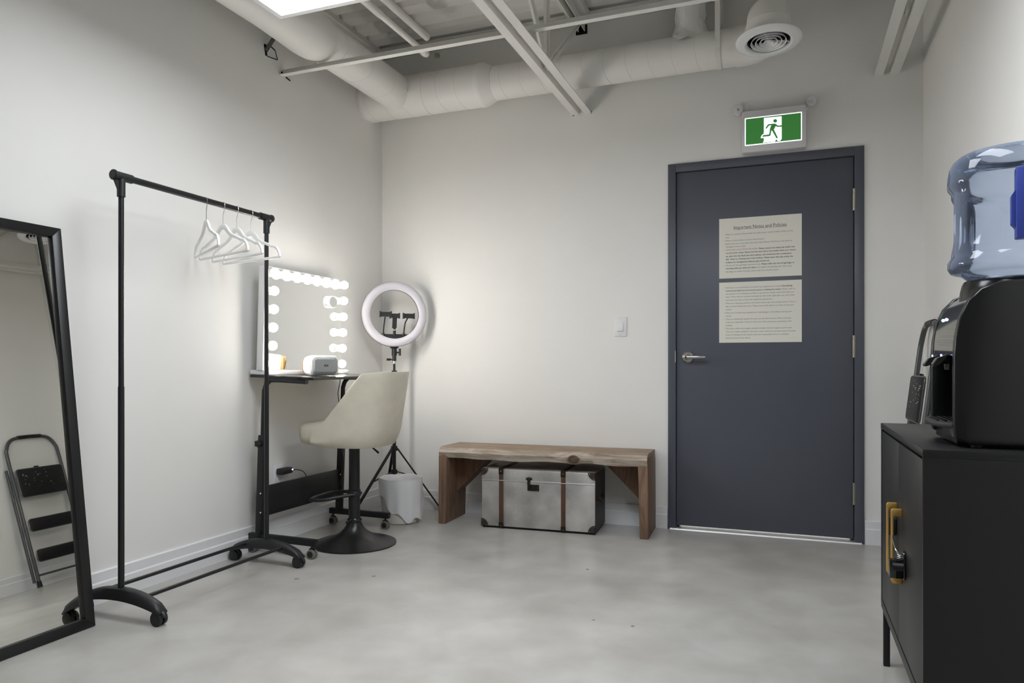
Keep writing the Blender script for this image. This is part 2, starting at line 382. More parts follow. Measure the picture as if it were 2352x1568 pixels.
P2 = [(910, [('Feel free to move furniture around/set up equipment as needed.', 180, 790, 'n'), ('Everything', 797, 905, 'b')]),
 (943, [('must be put back how you found it prior to leaving the studio.', 180, 788, 'b'), ('Please refer to', 797, 938, 'n')]), (976, [('the photos on our Peerspace profile to see how the studio must look when you', 180, 922, 'n')]),
 (1008, [("leave. There may be someone coming into the studio right after you, let's make", 180, 930, 'n')]), (1043, [('sure they also have a clean and organized experience!', 180, 692, 'n')]),
 (1078, [('There are cleaning products in the silver chest under the wooden bench. There is', 180, 945, 'n')]), (1111, [('also a broom behind the door. Please ensure the space is as clean as how you', 180, 922, 'n')]), (1145, [('found it.', 180, 250, 'n')]),
 (1180, [('Please do not leave any equipment or belongings in the hallway during your', 180, 902, 'n')]), (1213, [('session.', 180, 248, 'n')]),
 (1248, [('There is a bluetooth speaker for your use (No Bounds XL). Please only play', 180, 892, 'n')]), (1281, [('music at a respectful volume as there are other businesses operating in this', 180, 897, 'n')]), (1315, [('building.', 180, 252, 'n')]),
 (1349, [('This space will be thoroughly sanitized multiple times throughout each week.', 180, 902, 'n')]), (1383, [('There are masks available in the silver chest under the wooden bench if needed.', 180, 942, 'n')]),
 (1416, [('If you are feeling unwell, please make the responsible choice to maintain', 180, 867, 'n')]), (1450, [('physical distance from others.', 180, 457, 'n')])]
page(P1, 151.5, 805, 1.76, 1.425, 'A'); page(P2, 851, 1500, 1.4025, 1.065, 'B')
text_job('Important Notes and Policies', ux(270), ux(845), 1.7055, .026, 'At', False)
tos = []
for s, x0, x1, zc, hg, key, bold in JOBS:
    cu = bpy.data.curves.new('tx', 'FONT'); cu.body = s; cu.resolution_u = 2; cu.align_x = 'LEFT'
    if bold: cu.offset = .022
    o = bpy.data.objects.new('tx', cu); COL.objects.link(o); tos.append(o)
bpy.context.view_layer.update(); dg = bpy.context.evaluated_depsgraph_get()
TXT = {}
for o, (s, x0, x1, zc, hg, key, bold) in zip(tos, JOBS):
    me = bpy.data.meshes.new_from_object(o.evaluated_get(dg))
    xs = [v.co.x for v in me.vertices]; a, b = min(xs), max(xs)
    kx = (x1-x0)/max(1e-6, b-a); kz = hg/.95
    mb = TXT.setdefault(key, MB())
    mb.add([(x0+(v.co.x-a)*kx, YB-.00025, zc+(v.co.y-.28)*kz) for v in me.vertices], [tuple(p.vertices) for p in me.polygons])
    bpy.data.meshes.remove(me)
for o in tos:
    c = o.data; bpy.data.objects.remove(o); bpy.data.curves.remove(c)
for key, z0, z1, lab, bul, yt, yb in (('A', 1.425, 1.76, 'upper white notice sheet headed Important Notes and Policies on the grey door', (327, 395, 430, 497, 665), 151.5, 805),
                                      ('B', 1.065, 1.4025, 'lower white notice sheet without heading, below the titled one on the grey door', (910, 1078, 1180, 1248, 1349), 851, 1500)):
    pg = thing('notice_sheet', lab, 'paper', (-.15, YB, z0), group='printed notices on the door')
    obj('sheet', MB().box(PX0, PX0+PW, YB-.0002, YB+.0008, z0, z1), m_paper, pg)
    for k, mm, nm in (('n', m_inkg, 'lettering'), ('b', m_ink, 'bold_lettering'), ('r', m_inkr, 'red_lettering'), ('t', m_ink, 'heading')):
        if key+k in TXT: obj(nm, TXT[key+k], mm, pg, fix=False, kind='stuff')
    dots = MB()
    for y in bul:
        z = z1-(y-yt)/(yb-yt)*(z1-z0); dots.add([(ux(166)+.0013*math.cos(t*.785), YB-.00025, z+.0013*math.sin(t*.785)) for t in range(8)], [tuple(range(8))])
    obj('bullets', dots, m_ink, pg, fix=False, kind='stuff')
    if key == 'A': obj('underline', MB().add([(ux(270), YB-.00025, 1.6955), (ux(845), YB-.00025, 1.6955), (ux(845), YB-.00025, 1.6968), (ux(270), YB-.00025, 1.6968)], [(0, 1, 2, 3)]), m_ink, pg, fix=False)

# ------------------------------------------------------------------ exit sign
ex = thing('exit_sign', 'lit green running man exit sign above the grey door', 'sign', (-.076, YB, 2.10))
obj('housing', MB().prism([(a, YB-.062, b) for a, b in rrect(-.240, .086, 2.102, 2.326, .008)], (0, .05, 0)), m_signw, ex, bevel=.002)
obj('back_box', MB().box(-.215, .06, YB-.014, YB, 2.115, 2.31), m_signw, ex)
EX0, EX1, EZ0, EZ1, EY = -.225, .065, 2.138, 2.289, YB-.0625
def plate(x0, x1, z0, z1, y): return MB().add([(x0, y, z0), (x1, y, z0), (x1, y, z1), (x0, y, z1)], [(0, 1, 2, 3)])
obj('lit_border', MB().box(EX0, EX1, EY-.0006, EY+.001, EZ0, EZ1), m_exitw, ex)
obj('green_panel', MB().box(EX0+.005, EX1-.005, EY-.0012, EY, EZ0+.005, EZ1-.005), m_exitg, ex)
def ep(x, y):
    u = (x-325)/1367; tp = 650-162*u; bt = 1315-150*u; return (EX0+u*(EX1-EX0), EZ1-(y-tp)/(bt-tp)*(EZ1-EZ0))
def flat(polys, yy):
    mb = MB()
    for P in polys:
        mb.prism([(ep(*p)[0], yy, ep(*p)[1]) for p in P], (0, .0004, 0))
    return mb
obj('white_doorway', flat([[(790, 640), (1213, 596), (1215, 1140), (1175, 1188), (1100, 1190), (1060, 1205), (765, 1232), (790, 1180), (788, 1118), (720, 1128), (712, 1105), (740, 1050), (788, 1018)]], EY-.0016), m_exitw, ex)
man = [[(1060+46*math.cos(t*math.pi/8), 708+43*math.sin(t*math.pi/8)) for t in range(16)],
       [(880, 800), (905, 787), (1050, 772), (1075, 782), (1125, 822), (1215, 815), (1215, 848), (1115, 856), (1075, 834), (1030, 915), (1128, 1120), (1090, 1128), (985, 945), (968, 940), (948, 1060), (920, 1076), (745, 1094), (770, 1052), (905, 1036), (918, 1020), (935, 890), (965, 815), (915, 820), (855, 895), (832, 897), (830, 880)],
       [(1040, 1200), (1090, 1160), (1115, 1158), (1105, 1195)]]
obj('running_man', flat(man, EY-.002), m_exitg, ex)
for x, z in ((-.262, 2.352), (.113, 2.352)):
    lh = obj('lamp_head', MB().lathe([(.0275, 0), (.0275, .014), (.025, .018), (.012, .0195)], (x, YB-.014, z), Ry, 32), m_signw, ex)
    obj('lens', MB().lathe([(.0065, 0), (.004, .003)], (x, YB-.033, z), Ry, 14), m_chrome, lh)
    obj('lamp_arm', MB().bar((x, YB-.016, z), (-.225 if x < 0 else .075, YB-.016, 2.305), .016, .01), m_signw, ex)

# ------------------------------------------------------------------ switch and outlet
sw = thing('light_switch', 'white rocker light switch plate on the wall beside the door', 'switch', (-.928, YB, 1.107))
obj('plate', MB().box(-.965, -.890, YB-.006, YB, 1.108, 1.224), m_white, sw, bevel=.003)
rk = MB().prism([(-.945, YB-.006, 1.137), (-.945, YB-.0145, 1.141), (-.945, YB-.0075, 1.194), (-.945, YB-.006, 1.196)], (.034, 0, 0))
obj('rocker', rk, m_white, sw, bevel=.001)
for z in (1.117, 1.213): obj('screw', MB().cyl((-.928, YB-.0068, z), (-.928, YB-.0055, z), .0025, n=12), m_nickel, sw)
ot = thing('wall_outlet', 'white duplex power outlet low on the left wall', 'outlet', (XL, 3.137, .30))
obj('plate', MB().box(XL, XL+.006, 3.099, 3.176, .292, .408), m_white, ot, bevel=.003)
for z in (.328, .373):
    so = obj('socket', MB().prism([(XL+.005, 3.137+a, z+b) for a, b in rrect(-.017, .017, -.0145, .0145, .011)], (.004, 0, 0)), m_white, ot)
    sl = MB().box(XL+.0088, XL+.0094, 3.129, 3.1305, z-.004, z+.006).box(XL+.0088, XL+.0094, 3.143, 3.1445, z-.004, z+.006)
    obj('slots', sl, m_dark, so)
ad = thing('power_adapter', 'black plug-in power adapter with its thin cord, in the low wall outlet', 'adapter', (XL+.03, 3.137, .36))
obj('body', MB().box(XL+.008, XL+.05, 3.108, 3.20, .357, .39), m_blackp, ad, bevel=.008, seg=3)
obj('indicator', MB().box(XL+.044, XL+.0505, 3.188, 3.196, .374, .380), m_blue_led, ad)
cord = [(XL+.045, 3.20, .374), (XL+.05, 3.24, .368), (XL+.06, 3.275, .352), (XL+.075, 3.29, .31), (XL+.085, 3.30, .26), (XL+.10, 3.34, .215), (XL+.11, 3.40, .185), (XL+.115, 3.45, .20), (XL+.115, 3.51, .235), (XL+.115, 3.555, .28), (XL+.112, 3.575, .34), (XL+.11, 3.575, .40), (XL+.105, 3.545, .50), (XL+.10, 3.54, .62), (XL+.10, 3.55, .70), (XL+.10, 3.54, .78), (XL+.10, 3.56, .85), (XL+.09, 3.54, .896)]
def smooth(P, k=4):
    out = []; n = len(P)
    for i in range(n-1):
        p0, p1, p2, p3 = (Vector(P[max(0, i-1)]), Vector(P[i]), Vector(P[i+1]), Vector(P[min(n-1, i+2)]))
        for j in range(k):
            t = j/k; out.append(.5*((2*p1)+(p2-p0)*t+(2*p0-5*p1+4*p2-p3)*t*t+(3*p1-p0-3*p2+p3)*t**3))
    out.append(Vector(P[-1])); return out
obj('cord', MB().tube(smooth(cord, 5), .0024, 8), m_blackp, ad)

# ================================================================== ceiling: joists, bridging, ducts, pipes, light
def joist(x, label, webs):
    t = thing('steel_joist', label, 'joist', (x, YB, 2.45), group='open web steel joists')
    # bottom chord: a pair of angles with a gap
    for s in (-1, 1):
        b = MB(); xo = x+s*.017
        b.box(min(xo, xo+s*.043), max(xo, xo+s*.043), YF, YB, 2.450, 2.455); b.box(min(xo, xo+s*.005), max(xo, xo+s*.005), YF, YB, 2.455, 2.492)
        obj('bottom_chord', b, m_deck, t)
        b = MB(); b.box(min(xo, xo+s*.045), max(xo, xo+s*.045), YF, YB, 2.995, ZC-.001); b.box(min(xo, xo+s*.005), max(xo, xo+s*.005), YF, YB, 2.945, 2.995)
        obj('top_chord', b, m_deck, t)
    for y0, z0, y1, z1, wd in webs:
        a = MB().bar((x, y0, z0), (x, y1, z1), wd, .006, up=(1, 0, 0)); a.bar((x+.0, y0, z0), (x+.0, y1, z1), .006, wd*.9, up=(1, 0, 0))
        obj('web', a, m_deck, t)
    return t
WB = [(3.52, 2.475, 4.12, 2.965, .040), (3.52, 2.475, 3.52, 2.965, .036), (3.52, 2.475, 3.02, 2.965, .032)]
for k in range(4):
    y = 3.02-k*1.4; WB += [(y, 2.965, y-.7, 2.475, .032), (y-.7, 2.475, y-1.4, 2.965, .032)]
joist(-1.165, 'open web steel joist crossing over the middle of the room', WB)
joist(.475, 'open web steel joist running close to the right wall', [(3.52, 2.475, 4.12, 2.965, .040), (3.52, 2.475, 3.02, 2.965, .032)]+WB[3:])
obj('joist_pocket', MB().box(-1.20, -1.13, YB-.004, YB+.02, 2.93, 2.99).box(-1.222, -1.212, YB-.002, YB+.01, 2.446, 2.452).box(-1.112, -1.104, YB-.002, YB+.01, 2.448, 2.462), m_dark, wbk)
# bridging angle across the joists
bg = MB(); bg.box(XL+.001, XR-.001, 3.176-.032, 3.176, 2.496, 2.500); bg.box(XL+.001, XR-.001, 3.172, 3.176, 2.500, 2.532)
obj('bridging_angle', bg, m_deck, None, label='thin white steel angle bar crossing the room under the ceiling', cat='bridging bar')

du = thing('air_duct', 'white round spiral duct along the back and left walls with a T junction', 'duct', (-1.3, 4.015, 2.64))
YD, ZD, XA = 4.015, 2.64, -2.295
obj('header_duct', MB().cyl((XL+.001, YD, ZD), (-1.755, YD, ZD), .125, n=48), m_duct, du)
obj('reducer', MB().tube([(-1.755, YD, ZD), (-1.75, YD, ZD), (-1.725, YD, ZD), (-1.715, YD, ZD), (-1.665, YD, ZD), (-1.655, YD, ZD)], [.127, .129, .129, .127, .102, .100], 48), m_duct, du)
obj('small_duct', MB().cyl((-1.66, YD, ZD), (-.24, YD, ZD), .098, n=48), m_duct, du)
def ring(x, r, tr=.0012, ax='x', tilt=.25):
    P = []
    for i in range(40):
        t = 2*math.pi*i/40
        if ax == 'x': P.append((x+tilt*r*math.cos(t), YD+r*math.cos(t), ZD+r*math.sin(t)))
        else: P.append((XA+r*math.cos(t), x+tilt*r*math.cos(t), ZD+.004+r*math.sin(t)))
    obj('spiral_seam', MB().tube(P, tr, 5, closed=True), m_duct, du)
x = XL+.08
while x < -1.80: ring(x, .1254); x += .125
x = -1.57
while x < -.36: ring(x, .0984); x += .125
y = 3.2
while y < 3.8: ring(y, .1095, .0008, 'y', .5); y += .25
for x0, x1, r in ((-2.13, -2.10, .1275), (-.268, -.25, .101), (XL+.001, XL+.012, .129)): obj('joint_band', MB().cyl((x0, YD, ZD), (x1, YD, ZD), r, n=48), m_duct, du)
obj('branch_duct', MB().cyl((XA, 3.0, ZD+.004), (XA, YD, ZD+.004), .109, n=48), m_duct, du)
obj('trunk_duct', MB().tube([(XA+.008, YF+.02, ZD), (XA+.008, 2.75, ZD), (XA+.008, 2.90, ZD-.003), (XA+.008, 3.0, ZD-.006), (XA+.008, 3.05, ZD-.006), (XA+.007, 3.085, ZD-.004), (XA+.006, 3.11, ZD-.001), (XA+.004, 3.125, ZD+.001), (XA+.002, 3.132, ZD+.003)], [.118, .118, .121, .124, .1235, .121, .117, .1125, .107], 48), m_duct, du)
sc2 = MB()
for p in [(-2.19, 3.885, 2.62), (-2.205, 3.80, 2.60)]: sc2.sphere(p, .006, 10)
sc2.bar((-2.20, 3.78, 2.625), (-2.19, 3.87, 2.62), .012, .004)
obj('damper_lever', sc2, m_duct, du)
# strap hanger round the small duct
sp = MB(); pts = [(-.351, YD+.1015*math.cos(math.radians(a)), ZD+.1015*math.sin(math.radians(a))) for a in range(180, 361, 9)]
P = [(-.351, YD-.1015, ZC)]+pts+[(-.351, YD+.1015, ZC)]
for i in range(len(P)-1): sp.bar(P[i], P[i+1], .026, .0018, up=(0, -(P[i+1][2]-P[i][2]), (P[i+1][1]-P[i][1])) if i not in (0, len(P)-2) else (0, 1, 0))
obj('duct_strap', sp, m_deck, None, label='flat white hanger strap looped under the duct beside the air diffuser', cat='strap')
# elbow and diffuser
df = thing('air_diffuser', 'round white ceiling air diffuser with concentric rings on a duct elbow', 'diffuser', (-.092, 3.70, 2.47))
eb = MB().tube(smooth([(-.26, YD, ZD), (-.17, 4.0, ZD), (-.105, 3.93, ZD+.012), (-.092, 3.84, ZD+.022), (-.092, 3.75, ZD+.0), (-.092, 3.708, ZD-.06), (-.092, 3.70, ZD-.115)], 5), .103, 40, caps=False)
obj('elbow', eb, m_duct, df)
TD = Matrix.Rotation(math.radians(-5), 3, 'X')
CD = Vector((-.092, 3.70, 2.513))
obj('collar', MB().lathe([(.1045, .0), (.1045, .085), (.102, .088)], CD, TD, 40, caps=False), m_duct, df)
seamr = MB()
for i, (yy, zz, a) in enumerate([(3.735, ZD-.035, 25), (3.80, ZD+.012, 62)]):
    Mr = Matrix.Rotation(math.radians(-a), 3, 'X')
    seamr.tube([Mr @ Vector((.1035*math.cos(t*.157), .1035*math.sin(t*.157), 0))+Vector((-.092, yy, zz)) for t in range(40)], .0018, 6, closed=True)
obj('elbow_seam', seamr, m_duct, df)
obj('flange', MB().lathe([(.099, .012), (.140, .010), (.1515, .004), (.1535, -.001), (.150, -.006), (.135, -.012), (.110, -.016), (.101, -.010), (.099, .0)], CD, TD, 56, caps=False), m_white, df)
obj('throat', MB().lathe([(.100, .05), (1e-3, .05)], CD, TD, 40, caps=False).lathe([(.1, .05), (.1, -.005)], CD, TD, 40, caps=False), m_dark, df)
for r in (.080, .060, .040, .021):
    obj('cone_ring', MB().lathe([(r-.003, .003), (r-.0005, -.003), (r+.0035, -.011), (r+.0025, -.0125), (r+.0005, -.011), (r-.003, -.003), (r-.0045, .003)], CD, TD, 44, caps=False), m_white, df)
obj('hub', MB().lathe([(.011, .008), (.0125, -.004), (.009, -.011), (.001, -.012)], CD, TD, 24), m_white, df)
spk = MB()
for a in (20, 140, 260):
    d = Vector((math.cos(math.radians(a)), math.sin(math.radians(a)), 0)); spk.bar(CD+TD @ (d*.01), CD+TD @ (d*.1), .003, .008)
obj('spoke', spk, m_white, df)
# vertical wrapped duct behind
fx = thing('wrapped_duct', 'short vertical duct wrapped in crumpled clear plastic behind the bridging bar', 'duct', (-.51, 4.04, 2.73))
obj('riser', MB().cyl((-.505, 4.04, 2.74), (-.505, 4.04, ZC-.01), .075, n=32), m_duct, fx)
wr = MB(); nn = 28; prf = [(.124, 2.69), (.112, 2.722), (.098, 2.742), (.086, 2.77), (.080, 2.81), (.084, 2.85), (.080, 2.90), (.083, 2.94)]
wv = []
for r, z in prf:
    for k in range(nn):
        t = 2*math.pi*k/nn; rr = r*(1+.06*math.sin(3*t+z*40)+random.uniform(-.07, .07)); wv.append((-.505+rr*math.cos(t), 4.04+rr*math.sin(t)*.95, z+random.uniform(-.006, .006)))
wv = [(a, min(b, YB-.004), c) for a, b, c in wv]
wr.add(wv, [(i*nn+k, i*nn+(k+1) % nn, (i+1)*nn+(k+1) % nn, (i+1)*nn+k) for i in range(len(prf)-1) for k in range(nn)])
obj('plastic_wrapping', wr, m_wrap, fx, ang=28)
obj('coupling_ring', MB().tube([(-.505+.088*math.cos(t*.196), 4.04+.088*math.sin(t*.196), 2.945) for t in range(32)], .005, 6, closed=True), m_duct, fx)
# sprinkler pipe and conduit
pp = thing('sprinkler_pipe', 'white pipe with a capped end between the duct and the joist', 'pipe', (-1.97, 3.72, 2.75))
obj('pipe', MB().cyl((-1.97, YF+.01, 2.75), (-1.97, 3.70, 2.75), .0165, n=20), m_duct, pp)
obj('coupling', MB().cyl((-1.97, 1.6, 2.75), (-1.97, 3.22, 2.75), .0195, n=20), m_duct, pp)
obj('end_cap', MB().tube([(-1.97, 3.67, 2.75), (-1.97, 3.675, 2.75), (-1.97, 3.71, 2.75), (-1.97, 3.728, 2.75), (-1.97, 3.736, 2.75)], [.019, .023, .023, .018, .008], 20), m_duct, pp)
cd = thing('steel_conduit', 'shaded round bar with a rusty cut end under the corrugated deck', 'pipe', (-1.99, 3.68, 2.87))
obj('tube', MB().cyl((-1.985, YF+.01, 2.865), (-1.985, 3.76, 2.865), .021, n=20), m_deck, cd)
obj('cut_end', MB().cyl((-1.985, 3.7601, 2.865), (-1.985, 3.764, 2.865), .019, n=20), m_rust, cd)
obj('bracket', MB().box(-1.955, -1.932, 3.80, 3.82, 2.76, 2.783), mat('galv', S(120, 120, 112), .4, metal=.6), cd)
# suspended LED panels; the second is an added fill light
def panel(x0, x1, y0, y1, z, label):
    t = thing('ceiling_light', label, 'light', ((x0+x1)/2, (y0+y1)/2, z), group='flat LED ceiling panels')
    f = MB(); bw = .022
    for a in ((x0, x1, y0, y0+bw), (x0, x1, y1-bw, y1), (x0, x0+bw, y0+bw, y1-bw), (x1-bw, x1, y0+bw, y1-bw)): f.box(*a, z, z+.025)
    f.box(x0+.002, x1-.002, y0+.002, y1-.002, z+.025, z+.028)
    obj('frame', f, m_white, t)
    obj('diffuser', MB().box(x0+bw, x1-bw, y0+bw, y1-bw, z+.004, z+.008), m_panel, t)
    for a, b in ((x0+.05, y0+.05), (x1-.05, y0+.05), (x0+.05, y1-.05), (x1-.05, y1-.05)):
        obj('hanger_wire', MB().cyl((a, b, z+.026), (a, b, ZC), .0012, n=6), m_chrome, t)
panel(-1.867, -.657, 1.71, 2.31, 2.30, 'bright flat LED panel hanging near the left wall')
panel(-.42, .18, .95, 2.16, 2.30, 'added flat LED panel out of view above the camera, brightening the right side')  # added unseen fill panel, lifts the dark right wall and back corner

# ================================================================== leaning floor mirror
PH = math.radians(7.0)
fm = thing('floor_mirror', 'tall black framed mirror leaning against the left wall', 'mirror', (-2.345, 1.60, 0))
NV = Vector((math.cos(PH), 0, math.sin(PH))); UV = Vector((-math.sin(PH), 0, math.cos(PH)))
O0 = Vector((-2.331, 0, .002))
def fmp(y, v, d): return O0 + UV*v + NV*d + Vector((0, y, 0))
def fbox(mb, y0, y1, v0, v1, d0, d1):
    vs = [fmp(y, v, d) for d in (d0, d1) for v in (v0, v1) for y in (y0, y1)]
    return mb.add(vs, [(0, 2, 3, 1), (4, 5, 7, 6), (0, 1, 5, 4), (2, 6, 7, 3), (0, 4, 6, 2), (1, 3, 7, 5)])
MY0, MY1, MH, FW, FD = 1.32, 1.876, 1.452, .034, .034
# mitred frame bars with a bevelled inner lip
def mbar(a, b, c, d):   # outer a->b, inner c->d (y,v) ; prism across depth
    vs = []
    for y, v in (a, b): vs.append(fmp(y, v, -FD)); vs.append(fmp(y, v, 0))
    for y, v in (c, d): vs.append(fmp(y, v, -FD)); vs.append(fmp(y, v, -.004))
    return MB().add(vs, [(0, 2, 3, 1), (1, 3, 7, 5), (5, 7, 6, 4), (4, 6, 2, 0), (0, 1, 5, 4), (2, 6, 7, 3)])
OC = [(MY0, 0), (MY1, 0), (MY1, MH), (MY0, MH)]; IC = [(MY0+FW, FW), (MY1-FW, FW), (MY1-FW, MH-FW), (MY0+FW, MH-FW)]
for i in range(4):
    j = (i+1) % 4; obj('frame_bar', mbar(OC[i], OC[j], IC[i], IC[j]), m_blackm, fm, bevel=.0015)
obj('glass', fbox(MB(), MY0+.012, MY1-.012, .012, MH-.012, -.022, -.018), m_mirror, fm)
obj('backing', fbox(MB(), MY0+.012, MY1-.012, .012, MH-.012, -.030, -.0225), m_blackp, fm)

# ================================================================== clothes rack
RX, RY0, RY1, RZ = -2.31, 1.964, 2.758, 1.638
rk = thing('clothes_rack', 'black metal rolling clothes rack with hanging bar', 'clothes rack', (RX, 2.36, 0))
obj('hanging_bar', MB().cyl((RX, RY0-.02, RZ), (RX, RY1+.02, RZ), .0125, n=20), m_black, rk)
for y, s in ((RY0, -1), (RY1, 1)):
    obj('post', MB().cyl((RX, y, .09), (RX, y, 1.60), .0098, n=18).cyl((RX, y, .09), (RX, y, .86), .0112, n=18), m_black, rk)
    c = MB(); c.cyl((RX, y-s*.045, RZ), (RX, y+s*.03, RZ), .0165, n=20); c.cyl((RX, y, RZ), (RX, y, RZ-.075), .0145, n=20)
    c.prism([(RX-.005, y, RZ-.005), (RX-.005, y+s*.036, RZ-.005), (RX-.005, y+s*.008, RZ-.062), (RX-.005, y, RZ-.062)], (.01, 0, 0))
    cn = obj('corner_connector', c, m_blackp, rk)
    obj('end_cap', MB().lathe([(.017, -.006), (.0195, -.003), (.0195, .003), (.015, .007)], (RX, y+s*.032, RZ), Matrix.Rotation(math.radians(-90*s), 3, 'X'), 20), m_blackp, cn)
    # arched foot
    F = MB(); vs = []; N = 16
    for i in range(N+1):
        u = -1+2*i/N; x = RX+u*.205
        top = .118-.052*abs(u)**2.2; bot = .074-.030*abs(u)**2.0
        if abs(u) > .93: top -= .012
        hw = .024*(1 if abs(u) < .9 else .8)
        for a, b in ((-hw, bot), (-hw, (bot+top)/2), (-hw*.75, top-.004), (-hw*.3, top), (hw*.3, top), (hw*.75, top-.004), (hw, (bot+top)/2), (hw, bot)): vs.append((x, y+a, b))
    fs = [(i*8+k, i*8+(k+1) % 8, (i+1)*8+(k+1) % 8, (i+1)*8+k) for i in range(N) for k in range(8)] + [tuple(range(8)), tuple(N*8+k for k in range(7, -1, -1))]
    ft = obj('foot', F.add(vs, fs), m_blackp, rk, ang=50)
    for xx in (RX-.185, RX+.185):
        w_ = MB()
        for o in (-.011, .011): w_.tube([(xx, y+o-.008, .0245), (xx, y+o-.0065, .0245), (xx, y+o+.0065, .0245), (xx, y+o+.008, .0245)], [.020, .0245, .0245, .020], 24)
        cw = obj('caster', w_, m_blackp, rk)
        obj('caster_hood', MB().tube(arc((xx, y, .0245), .0265, 10, 170, 10), .009, 8).cyl((xx, y, .045), (xx, y, .062), .006, n=10), m_blackp, cw)
for xx in (-2.42, -2.208): obj('rail', MB().cyl((xx, RY0+.005, .088), (xx, RY1-.005, .088), .0075, n=14), m_black, rk)

# hangers --------------------------------------------------------
def make_hanger(loc, rz, label):
    t = thing('coat_hanger', label, 'hanger', loc, rz, group='white hangers on the clothes rack')
    hk = [(-.0165, 0, .002)]+[(.0165*math.cos(math.radians(a)), 0, .0165*math.sin(math.radians(a))) for a in range(170, -41, -15)]+[(.008, 0, -.026), (.001, 0, -.038), (0, 0, -.050), (0, 0, -.078)]
    obj('hook', MB().tube(hk, .0017, 8), m_chrome, t, local=True)
    half = [(0, -.078), (.022, -.083), (.042, -.098), (.062, -.118), (.085, -.132), (.125, -.146), (.150, -.156), (.156, -.160), (.163, -.158), (.185, -.166), (.203, -.184), (.211, -.203), (.212, -.214), (.205, -.221)]
    outl = half + [(-x, z) for x, z in reversed(half[1:])]
    P = [Vector((x, 0, z)) for x, z in outl]
    # flat band: offset inwards
    inn = []
    c = [(0, -.103), (.016, -.106), (.032, -.117), (.054, -.134), (.081, -.145), (.122, -.158), (.147, -.168), (.155, -.171), (.163, -.170), (.180, -.177), (.193, -.191), (.199, -.204), (.199, -.208), (.196, -.2105)]
    inn = c + [(-x, z) for x, z in reversed(c[1:])]
    n = len(outl); th = .0048
    vs = [(x, -th, z) for x, z in outl]+[(x, th, z) for x, z in outl]+[(x, -th, z) for x, z in inn]+[(x, th, z) for x, z in inn]
    fs = []
    for i in range(n):
        j = (i+1) % n
        fs += [(i, j, 2*n+j, 2*n+i), (n+j, n+i, 3*n+i, 3*n+j), (j, i, n+i, n+j), (2*n+i, 2*n+j, 3*n+j, 3*n+i)]
    obj('body', MB().add(vs, fs), m_velvet, t, local=True, bevel=.0018, ang=60)
    return t
hz = RZ-.0025
h1 = make_hanger((RX, 2.381, hz), math.radians(-33), 'white coat hanger nearest the front of the rack, turned most edge-on')
dup(h1, (RX, 2.477, hz), math.radians(-19), 'second white coat hanger from the front of the rack')
dup(h1, (RX, 2.560, hz), math.radians(-18), 'third white coat hanger from the front of the rack')
dup(h1, (RX, 2.650, hz), math.radians(-13), 'white coat hanger nearest the lit vanity mirror')

# ================================================================== rolling vanity desk (leans forward about two degrees)
DKZ = .885
dk_ = thing('vanity_desk', 'narrow black rolling desk on tubular legs against the left wall', 'desk', (-2.35, 3.25, 0))
TL = Matrix.Rotation(math.radians(2.0), 4, 'Y'); TP = Matrix.Translation((-2.53, 0, .892)) @ TL @ Matrix.Translation((2.53, 0, -.892))
top = MB().prism([(x, y, .879) for x, y in rrect(-2.535, -2.155, 2.893, 3.64, .018)], (0, 0, .0135)); top.v = [TP @ v for v in top.v]
obj('desktop', top, mat('desk_laminate', S(30, 29, 29), .16), dk_, bevel=.0015)
for y, nm in ((2.905, 'near'), (3.585, 'far')):
    P = [(-2.462, y, .35), (-2.448, y, .775)]+[( -2.395-.05*math.cos(math.radians(a)), y, .80+.066*math.sin(math.radians(a))) for a in range(10, 91, 10)]+[(-2.33, y, .865), (-2.19, y, .858)]
    lg = obj('upper_leg', MB().tube(smooth(P, 3), .0125, 14), m_black, dk_)
    obj('lower_leg', MB().bar((-2.474, y, .075), (-2.454, y, .59), .034, .034, up=(0, 1, 0)), m_black, dk_, bevel=.002)
    obj('foot', MB().bar((-2.535, y, .081), (-2.135, y, .078), .028, .032), m_black, dk_, bevel=.002)
    for xx in (-2.515, -2.16):
        cw = MB()
        for o in (-.010, .010): cw.tube([(xx, y+o-.006, .023), (xx, y+o-.005, .023), (xx, y+o+.005, .023), (xx, y+o+.006, .023)], [.017, .023, .023, .017], 22)
        cs = obj('caster', cw, mat('caster_tyre', S(120, 118, 112), .5) if not bpy.data.materials.get('caster_tyre') else bpy.data.materials['caster_tyre'], dk_)
        hb = MB()
        hb.cyl((xx, y-.0175, .023), (xx, y+.0175, .023), .0155, n=18); hb.cyl((xx, y, .03), (xx, y, .066), .006, n=10)
        hb.box(xx-.014, xx+.014, y-.004, y+.004, .026, .05)
        obj('caster_fork', hb, m_blackp, cs)
obj('modesty_panel', MB().box(-2.474, -2.458, 2.92, 3.57, .180, .330), m_black, dk_, bevel=.001)
for y in (2.905, 3.572):
    for z in (.205, .30):
        obj('bolt', MB().sphere((-2.448 if y < 3 else -2.45, y+(.012 if y < 3 else -.012), z), .005, 10).sphere((-2.455, y-.0175 if y < 3 else y, z), .005, 10), m_chrome, dk_)
kb = MB()
for k in range(5):
    a = k*2*math.pi/5; kb.sphere((-2.456+.011*math.cos(a), 2.868, .55+.011*math.sin(a)), .0085, 10)
kb.cyl((-2.456, 2.862, .55), (-2.456, 2.89, .55), .012, n=14)
obj('knob', kb, m_blackp, dk_)

